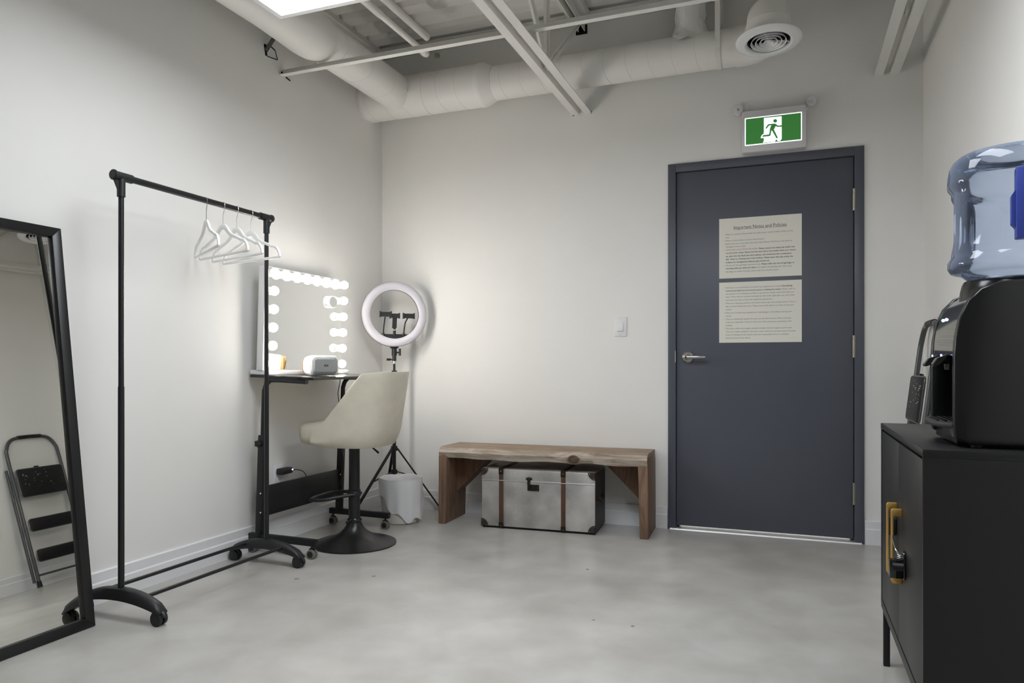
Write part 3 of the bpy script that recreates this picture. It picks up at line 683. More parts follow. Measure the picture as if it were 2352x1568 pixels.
# ------------------------------------------------------------------ lit vanity mirror (tilts with the desk top)
def tp(p): return TP @ Vector(p)
vm = thing('vanity_mirror', 'lit white makeup mirror ringed with round bulbs on the desk', 'mirror', (-2.46, 3.24, .895))
ZB = .8935
b = MB().prism([(x, y, ZB) for x, y in rrect(-2.536, -2.415, 2.902, 3.60, .006)], (0, 0, .022)); b.v = [TP @ v for v in b.v]
obj('base', b, m_white, vm, bevel=.002)
b = MB().box(-2.490, -2.450, 2.895, 3.557, ZB+.022, 1.438); b.v = [TP @ v for v in b.v]
obj('housing', b, m_white, vm, bevel=.003)
b = MB().box(-2.4500, -2.4470, 2.904, 3.551, ZB+.026, 1.434); b.v = [TP @ v for v in b.v]
obj('glass', b, m_mirror2, vm)
bmesh_ = MB().sphere((0, 0, 0), .0235, 20).mesh('bulb'); bmesh_.materials.append(m_bulb)
smesh = MB().lathe([(.019, 0), (.0205, .018), (.0202, .019)], (0, 0, 0), Matrix.Rotation(math.radians(90), 3, 'Y'), 18).mesh('socket'); smesh.materials.append(m_white)
pos = [(2.925+i*(3.527-2.925)/7, 1.406) for i in range(8)]
pos += [(2.925, z) for z in (1.315, 1.223, 1.132, 1.041, .951)] + [(3.527, z) for z in (1.315, 1.223, 1.132, 1.041, .951)]
inv = FR[vm.name].inverted()
for y, z in pos:
    o = obj('bulb', bmesh_, None, vm); o.location = inv @ tp((-2.417, y, z))
    s_ = obj('socket', smesh, None, o); s_.location = (-.0305, 0, 0)
mg = obj('magnifier', MB().lathe([(.030, 0), (.034, .006), (.034, .022), (.031, .026)], tp((-2.447, 3.435, 1.30)), Matrix.Rotation(math.radians(-8), 3, 'Z') @ Matrix.Rotation(math.radians(90), 3, 'Y'), 32), m_white, vm)
obj('magnifier_glass', MB().lathe([(.0305, .0262), (.001, .0268)], tp((-2.447, 3.435, 1.30)), Matrix.Rotation(math.radians(-8), 3, 'Z') @ Matrix.Rotation(math.radians(90), 3, 'Y'), 32, caps=False), m_mirror2, mg)

# ------------------------------------------------------------------ bluetooth speaker
spz = tp((-2.29, 3.17, .8925)).z
sp_ = thing('speaker', 'small white bluetooth speaker with grey fabric front on the desk', 'speaker', (-2.29, 3.15, spz+.001), math.radians(57))
# local: -y is the front, x to the right as seen from the front
def rr_loft(secs, n=8):
    mb = MB(); rings = []
    for (w2, z0, z1, r, y, xo) in secs:
        rings.append([Vector((x+xo, y, z)) for x, z in rrect(-w2, w2, z0, z1, r, n)])
    m = len(rings[0]); vs = [p for R_ in rings for p in R_]
    fs = [(i*m+k, i*m+(k+1) % m, (i+1)*m+(k+1) % m, (i+1)*m+k) for i in range(len(rings)-1) for k in range(m)]
    fs += [tuple(range(m-1, -1, -1)), tuple((len(rings)-1)*m+k for k in range(m))]
    return mb.add(vs, fs)
obj('shell', rr_loft([(.074, .005, .099, .022, -.056, 0), (.080, .001, .104, .027, -.050, 0), (.082, .0, .105, .028, -.02, 0), (.080, .004, .101, .028, .03, 0), (.074, .010, .095, .026, .052, 0)]), m_speaker, sp_, local=True, ang=50)
obj('grille', rr_loft([(.070, .006, .096, .022, -.0555, 0), (.068, .009, .093, .022, -.064, 0), (.056, .020, .084, .012, -.071, 0)]), m_fabric, sp_, local=True, ang=25)
lg = MB()
for a, b, c, d in ((-.0105, -.0075, -.005, .005), (.0075, .0105, -.005, .005), (-.0025, .0025, -.006, -.003), (-.0025, .0025, .003, .006), (-.0055, -.0022, -.003, .003), (.0022, .0055, -.003, .003), (-.0075, -.0055, -.001, .003), (.0055, .0075, -.003, .001)): lg.box(a+.004, b+.004, -.0718, -.0709, .052+c, .052+d)
obj('logo', lg, m_ink, sp_, local=True)
fr_ = MB(); out = rrect(-.076, .076, .008, .097, .026, 6); inn = rrect(-.058, .058, .022, .083, .016, 6); n = len(out)
vs = [(x, .052, z) for x, z in out]+[(x*.97, .064, (z-.052)*.96+.052) for x, z in out]+[(x, .052, z) for x, z in inn]+[(x, .064, z) for x, z in inn]; fs = []
for i in range(n):
    j = (i+1) % n; fs += [(i, j, n+j, n+i), (n+i, n+j, 3*n+j, 3*n+i), (3*n+i, 3*n+j, 2*n+j, 2*n+i)]
obj('bamboo_back', fr_.add(vs, fs), m_bamboo, sp_, local=True, ang=50)
obj('back_panel', MB().prism([(x, .053, z) for x, z in rrect(-.058, .058, .022, .083, .016, 6)], (0, .002, 0)), m_speaker, sp_, local=True)
obj('handle_bar', MB().tube(smooth([(-.045, .056, .024), (-.042, .062, .055), (-.03, .064, .074), (.03, .064, .074), (.042, .062, .055), (.045, .056, .024)], 4), .006, 8), m_bamboo, sp_, local=True)

# ================================================================== bar stool
BS = (-2.137, 3.234, 0)
bs = thing('bar_stool', 'cream leather bar stool with low curved back on a black pedestal', 'stool', BS, math.radians(184))
obj('pedestal_base', MB().lathe([(.216, 0), (.220, .003), (.219, .007), (.200, .014), (.150, .026), (.105, .042), (.075, .060), (.055, .080), (.042, .100), (.036, .118)], (0, 0, 0), None, 56), m_blackm, bs, local=True, ang=50)
obj('base_collar', MB().lathe([(.034, .112), (.038, .118), (.038, .130), (.034, .136)], (0, 0, 0), None, 32), m_glossb, bs, local=True)
obj('column', MB().lathe([(.030, .12), (.030, .262), (.0325, .264), (.0325, .285), (.0285, .288), (.0285, .53)], (0, 0, 0), None, 32), m_black, bs, local=True)
fr_ = [(-.02, .03, .262), (.0, .045, .262), (.05, .088, .255), (.10, .125, .247), (.15, .135, .243), (.19, .115, .242), (.205, .06, .242), (.207, 0, .242)]
fr_ = fr_ + [(x, -y, z) for x, y, z in reversed(fr_[:-1])]
ftr = obj('footrest', MB().tube(smooth(fr_, 5), .0095, 12), m_black, bs, local=True)
obj('footrest_clamp', MB().lathe([(.034, .252), (.036, .256), (.036, .272), (.034, .276)], (0, 0, 0), None, 28), m_black, ftr, local=True)
obj('height_lever', MB().tube([(-.03, -.03, .525), (-.07, -.045, .512), (-.105, -.06, .478), (-.11, -.062, .472)], [.0035, .0035, .006, .005], 10), m_black, bs, local=True)
obj('seat_plate', MB().box(-.09, .09, -.09, .09, .515, .535), m_black, bs, local=True)
# cushion
cs_ = rr_loft([(.150, -.125, .218, .05, .530, 0), (.170, -.135, .240, .060, .540, 0), (.177, -.14, .247, .065, .570, 0), (.177, -.15, .247, .065, .608, 0), (.172, -.155, .241, .062, .630, 0), (.155, -.15, .222, .055, .643, 0), (.09, -.09, .14, .04, .648, 0)])
cs_.v = [Vector((p.z, p.x, p.y)) for p in cs_.v]
cu_ = obj('seat_cushion', cs_, m_leather, bs, local=True, ang=60)
# wraparound shell
def shell():
    N, K = 44, 12; outer, inner = [], []
    for i in range(N+1):
        s = -1+2*i/N; a = abs(s); sg = 1 if s > 0 else -1
        # plan path: straight side then superelliptic back
        if a > .58:
            u = (a-.58)/.42; x = -.03+u*.165; yv = .212-.004*u
        else:
            th = a/.58*math.pi/2; e = 2/2.7; x = -.03-.185*abs(math.cos(th))**e; yv = .212*abs(math.sin(th))**e
        yv *= sg
        f = min(1, max(0, (.135-x)/.245))
        zt = .606+.288*(f**1.55) if x > -.11 else .894
        if x <= -.11: zt = .894+.012*min(1, (-.11-x)/.06)
        zb = .522 + .012*max(0, (x-.05)/.1)
        co, ci = [], []
        for k in range(K+1):
            z = zb+(zt-zb)*k/K; q_ = max(0, (z-.522)/.38)
            back = max(0, min(1, (.02-x)/.2))
            dx = -.062*q_*back; tap = 1-.10*(1-min(1, k/3))**2
            sc = 1+.03*q_*(1-back)
            nx = x*tap+dx; ny = yv*tap*sc
            thk = .026 if k < K else .018
            co.append(Vector((nx, ny, z)))
            l = Vector((nx-.02, ny, 0)); ln = max(1e-4, l.length)
            ci.append(Vector((nx-l.x/ln*thk, ny-l.y/ln*thk, z-(.004 if k == K else 0))))
        outer.append(co); inner.append(ci)
    mb = MB(); W = K+1; n = (N+1)*W
    vs = [p for r in outer for p in r]+[p for r in inner for p in r]; fs = []
    for i in range(N):
        for k in range(K):
            fs.append((i*W+k, (i+1)*W+k, (i+1)*W+k+1, i*W+k+1)); fs.append((n+i*W+k+1, n+(i+1)*W+k+1, n+(i+1)*W+k, n+i*W+k))
        fs.append((i*W+K, (i+1)*W+K, n+(i+1)*W+K, n+i*W+K)); fs.append((i*W, n+i*W, n+(i+1)*W, (i+1)*W))
    for i in (0, N):
        for k in range(K): fs.append((i*W+k, i*W+k+1, n+i*W+k+1, n+i*W+k))
    return mb.add(vs, fs)
obj('backrest', shell(), m_leather, bs, local=True, bevel=.004, ang=60)
obj('seat_underside', MB().prism([(x, y, .5265) for x, y in rrect(-.14, .12, -.15, .15, .10, 6)], (0, 0, .02)), m_leather, bs, local=True)

# ================================================================== ring light on tripod
RL = Vector((-2.335, 3.985, 1.262))
rl = thing('ring_light', 'round white ring light with phone clamps on a black tripod', 'ring light', (RL.x, RL.y, 0))
cd_ = Vector((-RL.x, -RL.y, 0)).normalized(); face = Matrix.Rotation(math.radians(9), 3, 'Z') @ cd_
ux_ = Vector((0, 0, 1)).cross(face).normalized(); uz_ = Vector((0, 0, 1))
MR = Matrix((ux_, uz_, face)).transposed()    # local x right, y up, z towards viewer
def rp(x, y, z): return RL + MR @ Vector((x, y, z))
obj('diffuser', MB().lathe([(.2065, -.004), (.2065, .004), (.200, .011), (.180, .016), (.164, .011), (.1545, .004), (.1545, -.004), (.2065, -.004)], RL, MR, 72, caps=False), m_ringw, rl, ang=50)
obj('back_shell', MB().lathe([(.2075, -.004), (.2075, -.016), (.197, -.025), (.165, -.025), (.1535, -.016), (.1535, -.004), (.2075, -.004)], RL, MR, 72, caps=False), m_blackp, rl, ang=50)
def rpoly(pts, z0, z1): return MB().prism([rp(x, y, z0) for x, y in pts], MR @ Vector((0, 0, z1-z0)))
cres = [(-.1535*math.cos(math.radians(a)), -.1535*math.sin(math.radians(a))) for a in range(55, 126, 5)]
obj('bracket_plate', rpoly(cres, -.014, -.004), m_blackp, rl)
def clamp(x, y, wd, ht, dz):
    c = rpoly([(x-wd, y-ht), (x+wd, y-ht), (x+wd, y+ht), (x-wd, y+ht)], dz, dz+.02)
    for s in (-1, 1): c.add(*[(rpoly([(x+s*wd-.003, y-ht-.004), (x+s*wd+.003, y-ht-.004), (x+s*wd+.003, y+ht+.004), (x+s*wd-.003, y+ht+.004)], dz, dz+.028)).__dict__[k] for k in ('v', 'f')])
    return c
obj('phone_clamp', clamp(-.058, -.002, .034, .0145, .0), m_blackp, rl)
obj('phone_clamp', clamp(.088, -.010, .034, .0145, .0), m_blackp, rl)
obj('phone_clamp', clamp(.0, -.010, .029, .0135, -.006).add(*[rpoly([(-.015, -.088), (.012, -.088), (.015, -.02), (-.012, -.02)], -.006, .008).__dict__[k] for k in ('v', 'f')]), m_blackp, rl)
obj('clamp_stem', MB().cyl(rp(0, -.135, -.006), rp(0, -.098, -.003), .009, n=14).sphere(rp(0, -.092, -.002), .008, 12), m_black, rl)
obj('clamp_joint', MB().cyl(rp(0, -.103, -.003), rp(0, -.096, -.003), .0095, n=14), m_chrome, rl)
for sx, P in ((-1, [(-.070, -.125, 0), (-.070, -.10, .004), (-.066, -.06, .006), (-.060, -.018, .004)]), (1, [(.058, -.128, 0), (.060, -.10, .004), (.067, -.055, .006), (.083, -.024, .004)])):
    gn = obj('gooseneck', MB().tube(smooth([rp(*p) for p in P], 5), .0042, 10), m_blackp, rl)
    obj('gooseneck_base', MB().cyl(rp(P[0][0], -.134, 0), rp(P[0][0], -.118, .002), .010, .006, n=14), m_blackp, gn)
PXY = Vector((RL.x, RL.y, 0))-Vector((face.x, face.y, 0))*.012
def pz(z): return Vector((PXY.x, PXY.y, z))
hd_ = MB(); hd_.cyl(pz(1.055), pz(1.045), .03, .022, n=20); hd_.cyl(pz(1.045), pz(1.00), .0165, n=16); hd_.cyl(pz(1.00), pz(.965), .013, n=16)
hh = obj('tilt_head', hd_, m_blackp, rl)
obj('tilt_knob', MB().cyl(pz(1.02)+ux_*.012, pz(1.02)+ux_*.034, .005, n=10).bar(pz(1.0)+ux_*.036, pz(1.045)+ux_*.036, .012, .01), m_blackp, hh)
obj('tilt_knob', MB().cyl(pz(.975)-ux_*.01, pz(.975)-ux_*.022, .004, n=10).bar(pz(.975)-ux_*.048, pz(.975)-ux_*.022, .012, .014), m_blackp, hh)
obj('spigot', MB().cyl(pz(.97), pz(.945), .0065, n=14), m_chrome, rl)
obj('upper_tube', MB().cyl(pz(.948), pz(.60), .0075, n=14), m_black, rl)
obj('column', MB().cyl(pz(.905), pz(.17), .0115, n=16).cyl(pz(.905), pz(.865), .017, n=16), m_black, rl)
obj('column_knob', MB().sphere(pz(.885)-ux_*.026, .012, 12).cyl(pz(.885), pz(.885)-ux_*.024, .006, n=10), m_blackp, rl)
obj('leg_collar', MB().cyl(pz(.425), pz(.395), .021, n=16), m_blackp, rl)
obj('brace_collar', MB().cyl(pz(.275), pz(.25), .020, n=16), m_blackp, rl)
for fx_, fy_ in ((-2.425, 3.60), (-2.085, 4.150), (-2.515, 4.160)):
    ftp = Vector((fx_, fy_, .008)); hp = pz(.41); d = (Vector((fx_, fy_, 0))-PXY).normalized()
    l1 = obj('leg', MB().bar(hp+d*.02, ftp, .016, .010, up=(0, 0, 1)), m_black, rl)
    obj('rubber_foot', MB().sphere(ftp+Vector((0, 0, .004)), .012, 12), m_blackp, l1)
    k_ = hp+(ftp-hp)*.46
    obj('brace', MB().bar(pz(.262)+d*.018, k_, .013, .006, up=(0, 0, 1)), m_black, rl)

# ================================================================== waste bin with liner
wb_ = thing('waste_bin', 'small white waste bin with a plastic liner folded over', 'bin', (-2.185, 3.80, 0))
obj('bucket', MB().lathe([(.100, .0), (.106, .004), (.128, .258), (.130, .262), (.127, .262), (.104, .008), (.001, .008)], (0, 0, 0), None, 48), m_bin, wb_, local=True)
bg_ = MB(); nn = 64; vs = []; lev = 13
for j in range(lev):
    for k in range(nn):
        t = 2*math.pi*k/nn; wob = .5+.5*math.sin(3*t+.6)*math.cos(2*t-.9)
        hem = .262-(.10+.13*max(0, math.sin(t*1.0+2.4))**2+.09*max(0, math.cos(t-0.15))**6+.02*math.sin(7*t))
        if j < 4: # inside
            z = .15+.037*j; r = .104+.0225*(z/.262)-.004+.002*math.sin(9*t+j)
        elif j == 4: z = .265+.003*math.sin(5*t); r = .1285
        else:
            u = (j-4)/(lev-5); z = .264-(.264-hem)*u; r = .106+.024*(z/.262)+.0035+.004*u*math.sin(11*t+1.3)+.007*u*wob+.016*u*u*max(0, math.cos(t-.1))**4
        vs.append((r*math.cos(t), r*math.sin(t), z))
fs = [(j*nn+k, j*nn+(k+1) % nn, (j+1)*nn+(k+1) % nn, (j+1)*nn+k) for j in range(lev-1) for k in range(nn)]
obj('liner_bag', bg_.add(vs, fs), m_bag, wb_, local=True, ang=80, fix=False)

# ================================================================== wooden bench
ang_b = math.atan2(.05, 1.2)
bn = thing('wooden_bench', 'rustic reclaimed wood bench with slab legs against the back wall', 'bench', (-1.33, 4.0, 0), ang_b)
BW, BD = .612, .158      # half length, half depth (local x, y); front at -y
N = 40; vs = []
for i in range(N+1):
    x = -BW+2*BW*i/N
    wv = .006*math.sin(x*9)+.004*math.sin(x*23+1)+(-.016 if abs(x-.21) < .05 else 0)*math.cos((x-.21)*31)**2
    for (y, z) in ((BD, .395), (BD, .452), (-BD+.055, .456), (-BD+.020, .450+wv*.3), (-BD-.004+wv*.4, .425), (-BD+.006+wv*.5, .392+wv*.5), (-BD+.03, .390)): vs.append((x, y, z))
fs = [(i*7+k, i*7+(k+1) % 7, (i+1)*7+(k+1) % 7, (i+1)*7+k) for i in range(N) for k in range(7)]+[tuple(range(7)), tuple(N*7+k for k in range(6, -1, -1))]
obj('seat_slab', MB().add(vs, fs), m_wood, bn, local=True, ang=50)
fe = MB(); vs = []
for i in range(N+1):
    x = -BW+2*BW*i/N
    wv = .006*math.sin(x*9)+.004*math.sin(x*23+1)
    for (y, z) in ((-BD+.018, .4515+wv*.3), (-BD-.0055+wv*.4, .4255), (-BD+.0035+wv*.5, .392+wv*.5), (-BD+.0075, .395), (-BD+.022, .447)): vs.append((x, y, z))
fs = [(i*5+k, i*5+(k+1) % 5, (i+1)*5+(k+1) % 5, (i+1)*5+k) for i in range(N) for k in range(5)]+[tuple(range(5)), tuple(N*5+k for k in range(4, -1, -1))]
obj('live_edge', MB().add(vs, fs), m_woodw, bn, local=True, ang=50)
kn = obj('knot', MB().lathe([(.026, 0), (.024, .008), (.016, .011), (.014, .007), (.001, .009)], (.205, -BD-.002, .416), Matrix.Rotation(math.radians(78), 3, 'X') @ Matrix.Diagonal(Vector((1.25, .9, 1))), 20), m_knot, bn, local=True)
for s in (-1, 1):
    a = s*BW; lg_ = MB()
    out = [(a, .44), (a+s*.004, .40), (a+s*.006, .0), (a-s*.040, .0), (a-s*.050, .392), (a-s*.052, .40)]
    lg_.prism([(x, -BD+.002, z) for x, z in out], (0, 2*BD-.004, 0))
    obj('leg', lg_, m_woodv, bn, local=True, bevel=.004)
    iw = a-s*.045
    br = MB().prism([(iw, .0, .392), (iw-s*.235, .0, .392), (iw-s*.225, .0, .386), (iw, .0, .165)], (0, BD-.03, 0))
    obj('corner_brace', br, m_woodd, bn, local=True, bevel=.002)

# ================================================================== tin trunk under the bench
tr_ = thing('storage_trunk', 'silver tin trunk with leather straps under the wooden bench', 'trunk', (-1.34, 3.995, 0), math.atan2(.038, .663))
TW, TY, TH, TS = .333, .146, .342, .277    # half width, half depth, height, lid seam
obj('trunk_body', MB().box(-TW, TW, -TY, TY, .012, TS-.001), m_tin, tr_, local=True, bevel=.003)
obj('lid', MB().box(-TW-.001, TW+.001, -TY-.001, TY+.001, TS+.001, TH), m_tin, tr_, local=True, bevel=.004)
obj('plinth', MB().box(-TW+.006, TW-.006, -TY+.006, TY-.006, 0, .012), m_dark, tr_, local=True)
obj('lid_bead', MB().box(-TW-.002, TW+.002, -TY-.003, TY+.002, TS-.002, TS+.002), m_chrome, tr_, local=True)
obj('side_panel', MB().box(TW-.0005, TW+.0022, -TY+.004, TY-.004, .014, TH-.004), m_darklea, tr_, local=True)
for x in (-.214, .153):
    b = MB().box(x-.0125, x+.0125, -TY-.005, -TY+.002, .006, TS-.003).box(x-.0125, x+.0125, -TY-.005, -TY+.002, TS+.003, TH+.004).box(x-.0125, x+.0125, -TY-.005, TY+.004, TH, TH+.004)
    stp = obj('strap', b, m_leadstrap, tr_, local=True, bevel=.001)
    obj('strap_end', MB().box(x-.014, x+.014, -TY-.0075, -TY-.003, .004, .036), m_bronze, stp, local=True, bevel=.001)
    obj('strap_end', MB().box(x-.014, x+.014, -TY-.0075, -TY-.003, TH-.030, TH+.0055).box(x-.014, x+.014, -TY-.0075, -TY+.028, TH+.003, TH+.0065), m_bronze, stp, local=True, bevel=.001)
    for z in (.018, TH-.012): obj('stud', MB().sphere((x, -TY-.008, z), .003, 8), m_brass, stp, local=True)
for sx in (-1, 1):
    for zb_, sz in ((.010, 1), (TH+.0015, -1)):
        cx = sx*(TW+.0025); Pn = [(cx, -TY-.0045, zb_)]+[(cx-sx*.042*math.cos(math.radians(a)), -TY-.0045, zb_+sz*.042*math.sin(math.radians(a))) for a in range(0, 91, 10)]
        c = MB().prism(Pn, (0, .004, 0)); c.prism([(cx, -TY-.0045, zb_)]+[(cx, -TY-.0045+.04*math.cos(math.radians(a)), zb_+sz*.04*math.sin(math.radians(a))) for a in range(0, 91, 10)], (-sx*.004, 0, 0))
        cg = obj('corner_guard', c, m_darklea, tr_, local=True)
        for a in (12, 78): obj('stud', MB().sphere((cx-sx*.034*math.cos(math.radians(a)), -TY-.005, zb_+sz*.034*math.sin(math.radians(a))), .0028, 8), m_brass, cg, local=True)
lt = MB().box(-.044, .026, -TY-.006, -TY, .228, .262)
lk = obj('lock_plate', MB().box(-.056, .012, -TY-.006, -TY+.001, .226, .262), m_bronze, tr_, local=True, bevel=.002)
obj('lock_button', MB().lathe([(.010, 0), (.009, .004), (.001, .005)], (-.014, -TY-.006, .245), Ry, 18), m_bronze, lk, local=True)
obj('hasp', MB().prism([(-.056, -TY-.014, .272), (-.04, -TY-.014, .272), (-.036, -TY-.012, .236), (-.05, -TY-.012, .236)], (0, .006, 0)), m_bronze, lk, local=True, bevel=.001)
obj('hasp_hinge', MB().lathe([(.020, 0), (.018, .006), (.010, .011), (.001, .012)], (-.047, -TY-.001, .293), Ry @ Matrix.Diagonal(Vector((1, .5, 1))), 20).box(-.054, -.04, -TY-.012, -TY, .266, .296), m_bronze, lk, local=True)
rv = MB()
for z in (.06, .10, .14, .18, .215, .245, .305, .325): rv.sphere((-.128, -TY-.001, z), .0028, 8)
for i in range(12): rv.sphere((-TW+.06+i*.05, -TY-.001, .135), .0026, 8)
obj('rivets', rv, m_tin, tr_, local=True, kind='stuff')
hp_ = MB().tube(smooth([(TW+.002, -.06, .19), (TW+.012, -.05, .185), (TW+.016, 0, .165), (TW+.012, .05, .185), (TW+.002, .06, .19)], 4), .008, 8)
obj('side_handle', hp_, m_darklea, tr_, local=True)

# ================================================================== black cabinet
CX0, CX1, CY0, CY1, CZ0, CZ1 = .272, .626, 1.778, 2.540, .191, .757
cb = thing('metal_cabinet', 'black two-door metal cabinet with gold handles by the right wall', 'cabinet', (.45, 2.16, 0))
bd_ = MB(); tk = .018
bd_.box(CX0, CX1, CY0, CY0+.012, CZ0, CZ1-tk); bd_.box(CX0, CX1, CY1-.012, CY1, CZ0, CZ1-tk); bd_.box(CX1-.008, CX1, CY0+.012, CY1-.012, CZ0, CZ1-tk); bd_.box(CX0, CX1-.008, CY0+.012, CY1-.012, CZ0, CZ0+.014); bd_.box(CX0+.03, CX1-.01, CY0+.012, CY1-.012, .46, .472)
obj('carcass', bd_, m_cab, cb)
obj('top', MB().box(CX0-.001, CX1, CY0-.001, CY1+.001, CZ1-tk, CZ1), m_cab, cb, bevel=.002)
YM = 2.159
for y0, y1, hy_ in ((CY0+.0135, YM-.0015, 2.030), (YM+.0015, CY1-.0135, 2.196)):
    d_ = obj('door', MB().box(CX0+.001, CX0+.018, y0, y1, CZ0+.016, CZ1-tk-.006), m_cab, cb, bevel=.0015)
    yy = 2.104 if y0 < 2 else 2.196
    hb = MB(); hb.prism([(CX0+.001, 0, .373), (CX0-.020, 0, .373), (CX0-.024, 0, .379), (CX0-.024, 0, .561), (CX0-.020, 0, .566), (CX0+.001, 0, .566), (CX0+.001, 0, .547), (CX0-.0165, 0, .547), (CX0-.018, 0, .543), (CX0-.018, 0, .397), (CX0-.0165, 0, .393), (CX0+.001, 0, .393)], (0, .012, 0))
    hb.v = [v+Vector((0, yy-.0065, 0)) for v in hb.v]
    obj('handle', hb, m_gold, d_, bevel=.0012)
for yy in (CY0+.016, CY1-.030):
    for xx in (CX0+.004, CX1-.022): obj('leg', MB().box(xx, xx+.018, yy, yy+.018, 0, CZ0-.012), m_cab, cb, bevel=.001)
obj('base_rail', MB().box(CX0, CX0+.022, CY0+.002, CY1-.002, CZ0-.012, CZ0).box(CX1-.02, CX1-.002, CY0+.002, CY1-.002, CZ0-.012, CZ0), m_cab, cb)
# child lock hooked on the doors
lk_ = thing('cabinet_lock', 'small black cable lock stuck on the cabinet door beside the gold handles', 'lock', (CX0, 2.06, .45))
obj('backplate', MB().prism([(CX0-.0005, 2.035+a, .437+b) for a, b in rrect(-.014, .014, -.036, .036, .013)], (-.005, 0, 0)), m_glossb, lk_, bevel=.001)
obj('lock_body', MB().box(CX0-.036, CX0-.005, 2.024, 2.046, .405, .452), m_glossb, lk_, bevel=.003)
obj('catch', MB().cyl((CX0-.030, 2.022, .436), (CX0-.006, 2.022, .436), .010, n=18), m_blackp, lk_)
obj('shackle', MB().tube(smooth([(CX0-.012, 2.035, .45), (CX0-.014, 2.037, .462), (CX0-.020, 2.05, .475), (CX0-.022, 2.08, .490), (CX0-.020, 2.12, .505), (CX0-.012, 2.17, .50)], 4), .0018, 8), m_chrome, lk_)
obj('coil', MB().tube([(CX0-.012+.006*math.cos(t*.7), 2.035+.006*math.sin(t*.7), .452+t*.0005) for t in range(28)], .0013, 6), m_chrome, lk_)
obj('far_catch', MB().box(CX0-.02, CX0-.001, 2.19, 2.215, .478, .522), m_blackp, lk_, bevel=.002)

# ================================================================== water cooler
CZ = CZ1+.001
wc = thing('water_cooler', 'glossy black countertop water dispenser on the cabinet', 'water cooler', (.49, 1.98, CZ))
WY0, WY1 = 1.832, 2.128
def prof_side(o=0.):
    P = [(.372+o, CZ+.006), (.345+o, CZ+.018), (.341+o, CZ+.04), (.341+o, .955), (.344+o, 1.0), (.352+o, 1.045), (.368+o, 1.082), (.392+o, 1.108), (.425+o, 1.121), (.48, 1.126-o*.3), (.56, 1.126-o*.3), (.60, 1.118-o*.3), (.618, 1.095), (.622, 1.06), (.622, CZ+.012), (.616, CZ+.006)]
    return P
for y0, y1 in ((WY0, WY0+.028), (WY1-.028, WY1)):
    obj('side_panel', MB().prism([(x, y0, z) for x, z in prof_side()], (0, y1-y0, 0)), m_sideb, wc, bevel=.009, seg=4)
hp2 = [(.344, .962), (.346, 1.0), (.350, 1.026), (.3555, 1.046), (.363, 1.066), (.372, 1.082), (.383, 1.095), (.396, 1.105), (.411, 1.113), (.428, 1.118), (.48, 1.123), (.61, 1.121), (.614, .962)]
obj('head', MB().prism([(x, WY0+.026, z) for x, z in hp2], (0, WY1-WY0-.052, 0)), m_glossb, wc, ang=25)
obj('back_body', MB().box(.452, .618, WY0+.026, WY1-.026, CZ+.008, .964), m_glossb, wc)
obj('base', MB().box(.350, .618, WY0+.026, WY1-.026, CZ+.004, CZ+.040), m_sideb, wc, bevel=.004)
tyr = MB().prism([(x, y, CZ+.040) for x, y in [(.45, WY0+.032), (.345, WY0+.032), (.318, WY0+.075), (.310, 1.98), (.318, WY1-.075), (.345, WY1-.032), (.45, WY1-.032)]], (0, 0, .012))
dtr = obj('drip_tray', tyr, m_blackp, wc, bevel=.002)
gr = MB()
for k in range(9): gr.box(.322+.013*k, .327+.013*k, WY0+.05+.02*max(0, 2-k), WY1-.05-.02*max(0, 2-k), CZ+.052, CZ+.055)
obj('grate', gr, m_glossb, dtr)
obj('foot', MB().cyl((.39, WY0+.03, CZ-.001), (.39, WY0+.03, CZ+.01), .012, n=14).cyl((.58, WY0+.03, CZ-.001), (.58, WY0+.03, CZ+.01), .012, n=14).cyl((.39, WY1-.03, CZ-.001), (.39, WY1-.03, CZ+.01), .012, n=14).cyl((.58, WY1-.03, CZ-.001), (.58, WY1-.03, CZ+.01), .012, n=14), m_blackp, wc)
for yy in (2.045, 1.935):
    tpb = MB().prism([(.348, yy-.016, .966), (.324, yy-.016, .957), (.314, yy-.016, .942), (.316, yy-.016, .936), (.332, yy-.016, .942), (.36, yy-.016, .944), (.38, yy-.016, .966)], (0, .032, 0)); tpb.cyl((.37, yy, .965), (.37, yy, .928), .014, .011, n=18)
    tb = obj('tap', tpb, m_glossb, wc, bevel=.0015)
    obj('tap_light', MB().box(.3325, .334, yy-.006, yy+.006, .9605, .9655), m_scr, tb)
for yy, mm in ((2.045, m_green_led), (2.005, m_blue_led)): obj('indicator_light', MB().sphere((.3565, yy, 1.05), .0035, 10), mm, wc)
obj('collar', MB().lathe([(.114, 1.088), (.112, 1.112), (.108, 1.128), (.104, 1.136), (.098, 1.136), (.098, 1.118)], (.492, 1.972, 0), None, 48), m_sideb, wc, ang=40)

# water bottle
wbt = thing('water_bottle', 'large blue translucent water bottle upside down on the dispenser', 'bottle', (.492, 1.972, 1.136))
prf = [(.020, 1.128), (.060, 1.130), (.090, 1.134), (.097, 1.139), (.108, 1.149), (.117, 1.154), (.131, 1.157), (.1375, 1.168), (.1375, 1.182), (.131, 1.192), (.1295, 1.202), (.1295, 1.215), (.1295, 1.235), (.1295, 1.255), (.1295, 1.275), (.1295, 1.295), (.1295, 1.315), (.1295, 1.335), (.130, 1.347), (.1375, 1.358), (.1385, 1.368), (.1375, 1.385), (.1345, 1.404), (.127, 1.419), (.116, 1.428), (.100, 1.432), (.088, 1.428), (.060, 1.424), (.0005, 1.423)]
N = 128; vs = []
def bump_w(a, z):
    d = 0.
    for c in (62, 152, 242, 332):
        da = abs((a-c+180) % 360-180)
        e = max(0., min(1., (33-da)/7.)); g = max(0., min(1., (min(z-1.212, 1.33-z))/.014))
        e = e*e*(3-2*e); g = g*g*(3-2*g); d = max(d, e*g)
    return d
